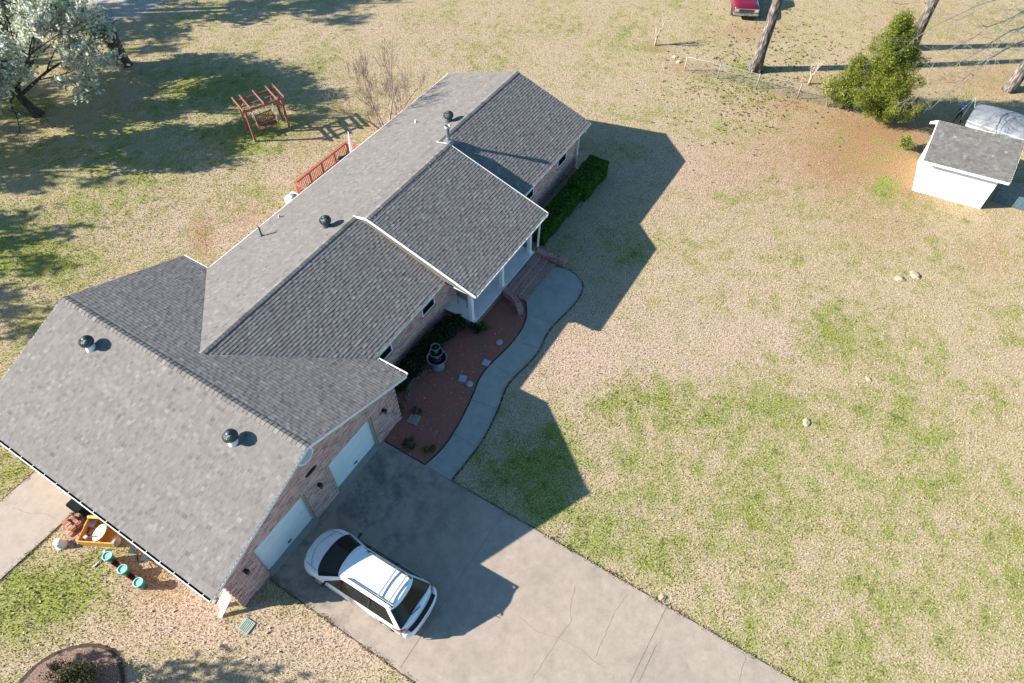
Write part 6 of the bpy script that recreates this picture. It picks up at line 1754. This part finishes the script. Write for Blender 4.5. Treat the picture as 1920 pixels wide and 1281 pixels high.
# ragged grass creeping over the edges of the concrete
ex, ey = [], []
for (x0, y0), (x1, y1), sg, dn in [((DXL, .2), (DXL, -16), -1, 260), ((DXR, -2.95), (DXR, -18), 1, 260), ((-4.3, 7.9), (-12, 8.02), -1, 200), ((-4.3, 10.5), (-12, 10.48), 1, 160)] + [(WOUT_S[i], WOUT_S[i + 1], 0, 200) for i in range(len(WOUT_S) - 1)]:
    L = math.hypot(x1 - x0, y1 - y0); k = int(L * dn); t = rgn.uniform(0, 1, k); cl = np.sin(t * L * 3.1) + np.sin(t * L * 7.7 + 1)
    keep = rgn.uniform(-1.6, 2, k) < cl; t = t[keep]; off = rgn.normal(0, .045, len(t)); nx, ny = -(y1 - y0) / L, (x1 - x0) / L
    ex.append(x0 + (x1 - x0) * t + nx * off); ey.append(y0 + (y1 - y0) * t + ny * off)
NE = sum(len(q) for q in ex); x = np.concatenate([x] + ex); y = np.concatenate([y] + ey); n = len(x)
gf = field(GREEN, x, y); sf = field(SOIL, x, y)
hgt = rgn.uniform(.014, .042, n) * (1 - .5 * np.clip(sf, 0, 1)) * (1 + .5 * gf); wid = rgn.uniform(.010, .025, n)
an = rgn.uniform(0, 2 * np.pi, n); le = rgn.normal(0, .035, (n, 2))
p0 = np.stack([x - np.cos(an) * wid, y - np.sin(an) * wid, np.zeros(n)], 1); p1 = np.stack([x + np.cos(an) * wid, y + np.sin(an) * wid, np.zeros(n)], 1)
hgt[-NE:] = rgn.uniform(.04, .085, NE)
p2 = np.stack([x + le[:, 0], y + le[:, 1], hgt], 1)
v = np.stack([p0, p1, p2], 1).reshape(-1, 3); f = np.arange(3 * n).reshape(n, 3)
gr = np_mesh('grass', v, f, np.full(n, .5), M_LAWN); tag(gr, kind='stuff')
set_fields(gr, np.repeat(x, 3), np.repeat(y, 3))

x = rgn.uniform(3.1, 11.8, 420); y = rgn.uniform(-1.9, 1.8, 420); k_ = inside(bed, x, y); x = x[k_]; y = y[k_]; n = len(x)
c = np.stack([x, y, rgn.uniform(.03, .05, n)], 1); v, f = leaf_quads(c, .05, rgn, .8, .6)
o = np_mesh('leaf_litter', v, f, rgn.uniform(0, 1, n), toned('bed_leaf', [(0, (.10, .05, .035)), (.5, (.30, .20, .14)), (1, (.55, .46, .38))])); tag(o, kind='stuff')
# ---- fallen leaves and cones under the pines (uncountable)
x = np.concatenate([rgn.normal(36, 4.2, 900), rgn.normal(33.6, 2.2, 250), rgn.normal(40, 3.0, 300)]); y = np.concatenate([rgn.normal(-3.6, 2.6, 900), rgn.normal(-3.0, 2.0, 250), rgn.normal(-8, 3.0, 300)])
n = len(x); c = np.stack([x, y, rgn.uniform(.02, .05, n)], 1); v, f = leaf_quads(c, .085, rgn, .9, .7); o = np_mesh('leaf_litter', v, f, rgn.uniform(0, 1, n), M_LITTER); tag(o, kind='stuff')
x = rgn.uniform(-9, -3.3, 260); y = rgn.uniform(-2.5, 7.5, 260); k_ = ~inside(ringp, x, y) & ~inside([(GX0, GY0), (GX1, GY0), (GX1, GY1), (GX0, GY1)], x, y); x = x[k_]; y = y[k_]
n = len(x); c = np.stack([x, y, rgn.uniform(.02, .05, n)], 1); v, f = leaf_quads(c, .075, rgn, .8, .6)
o = np_mesh('leaf_litter', v, f, rgn.uniform(.55, 1, n), toned('dry_leaf', [(0, (.16, .11, .06)), (.5, (.34, .25, .15)), (1, (.50, .41, .30))])); tag(o, kind='stuff')
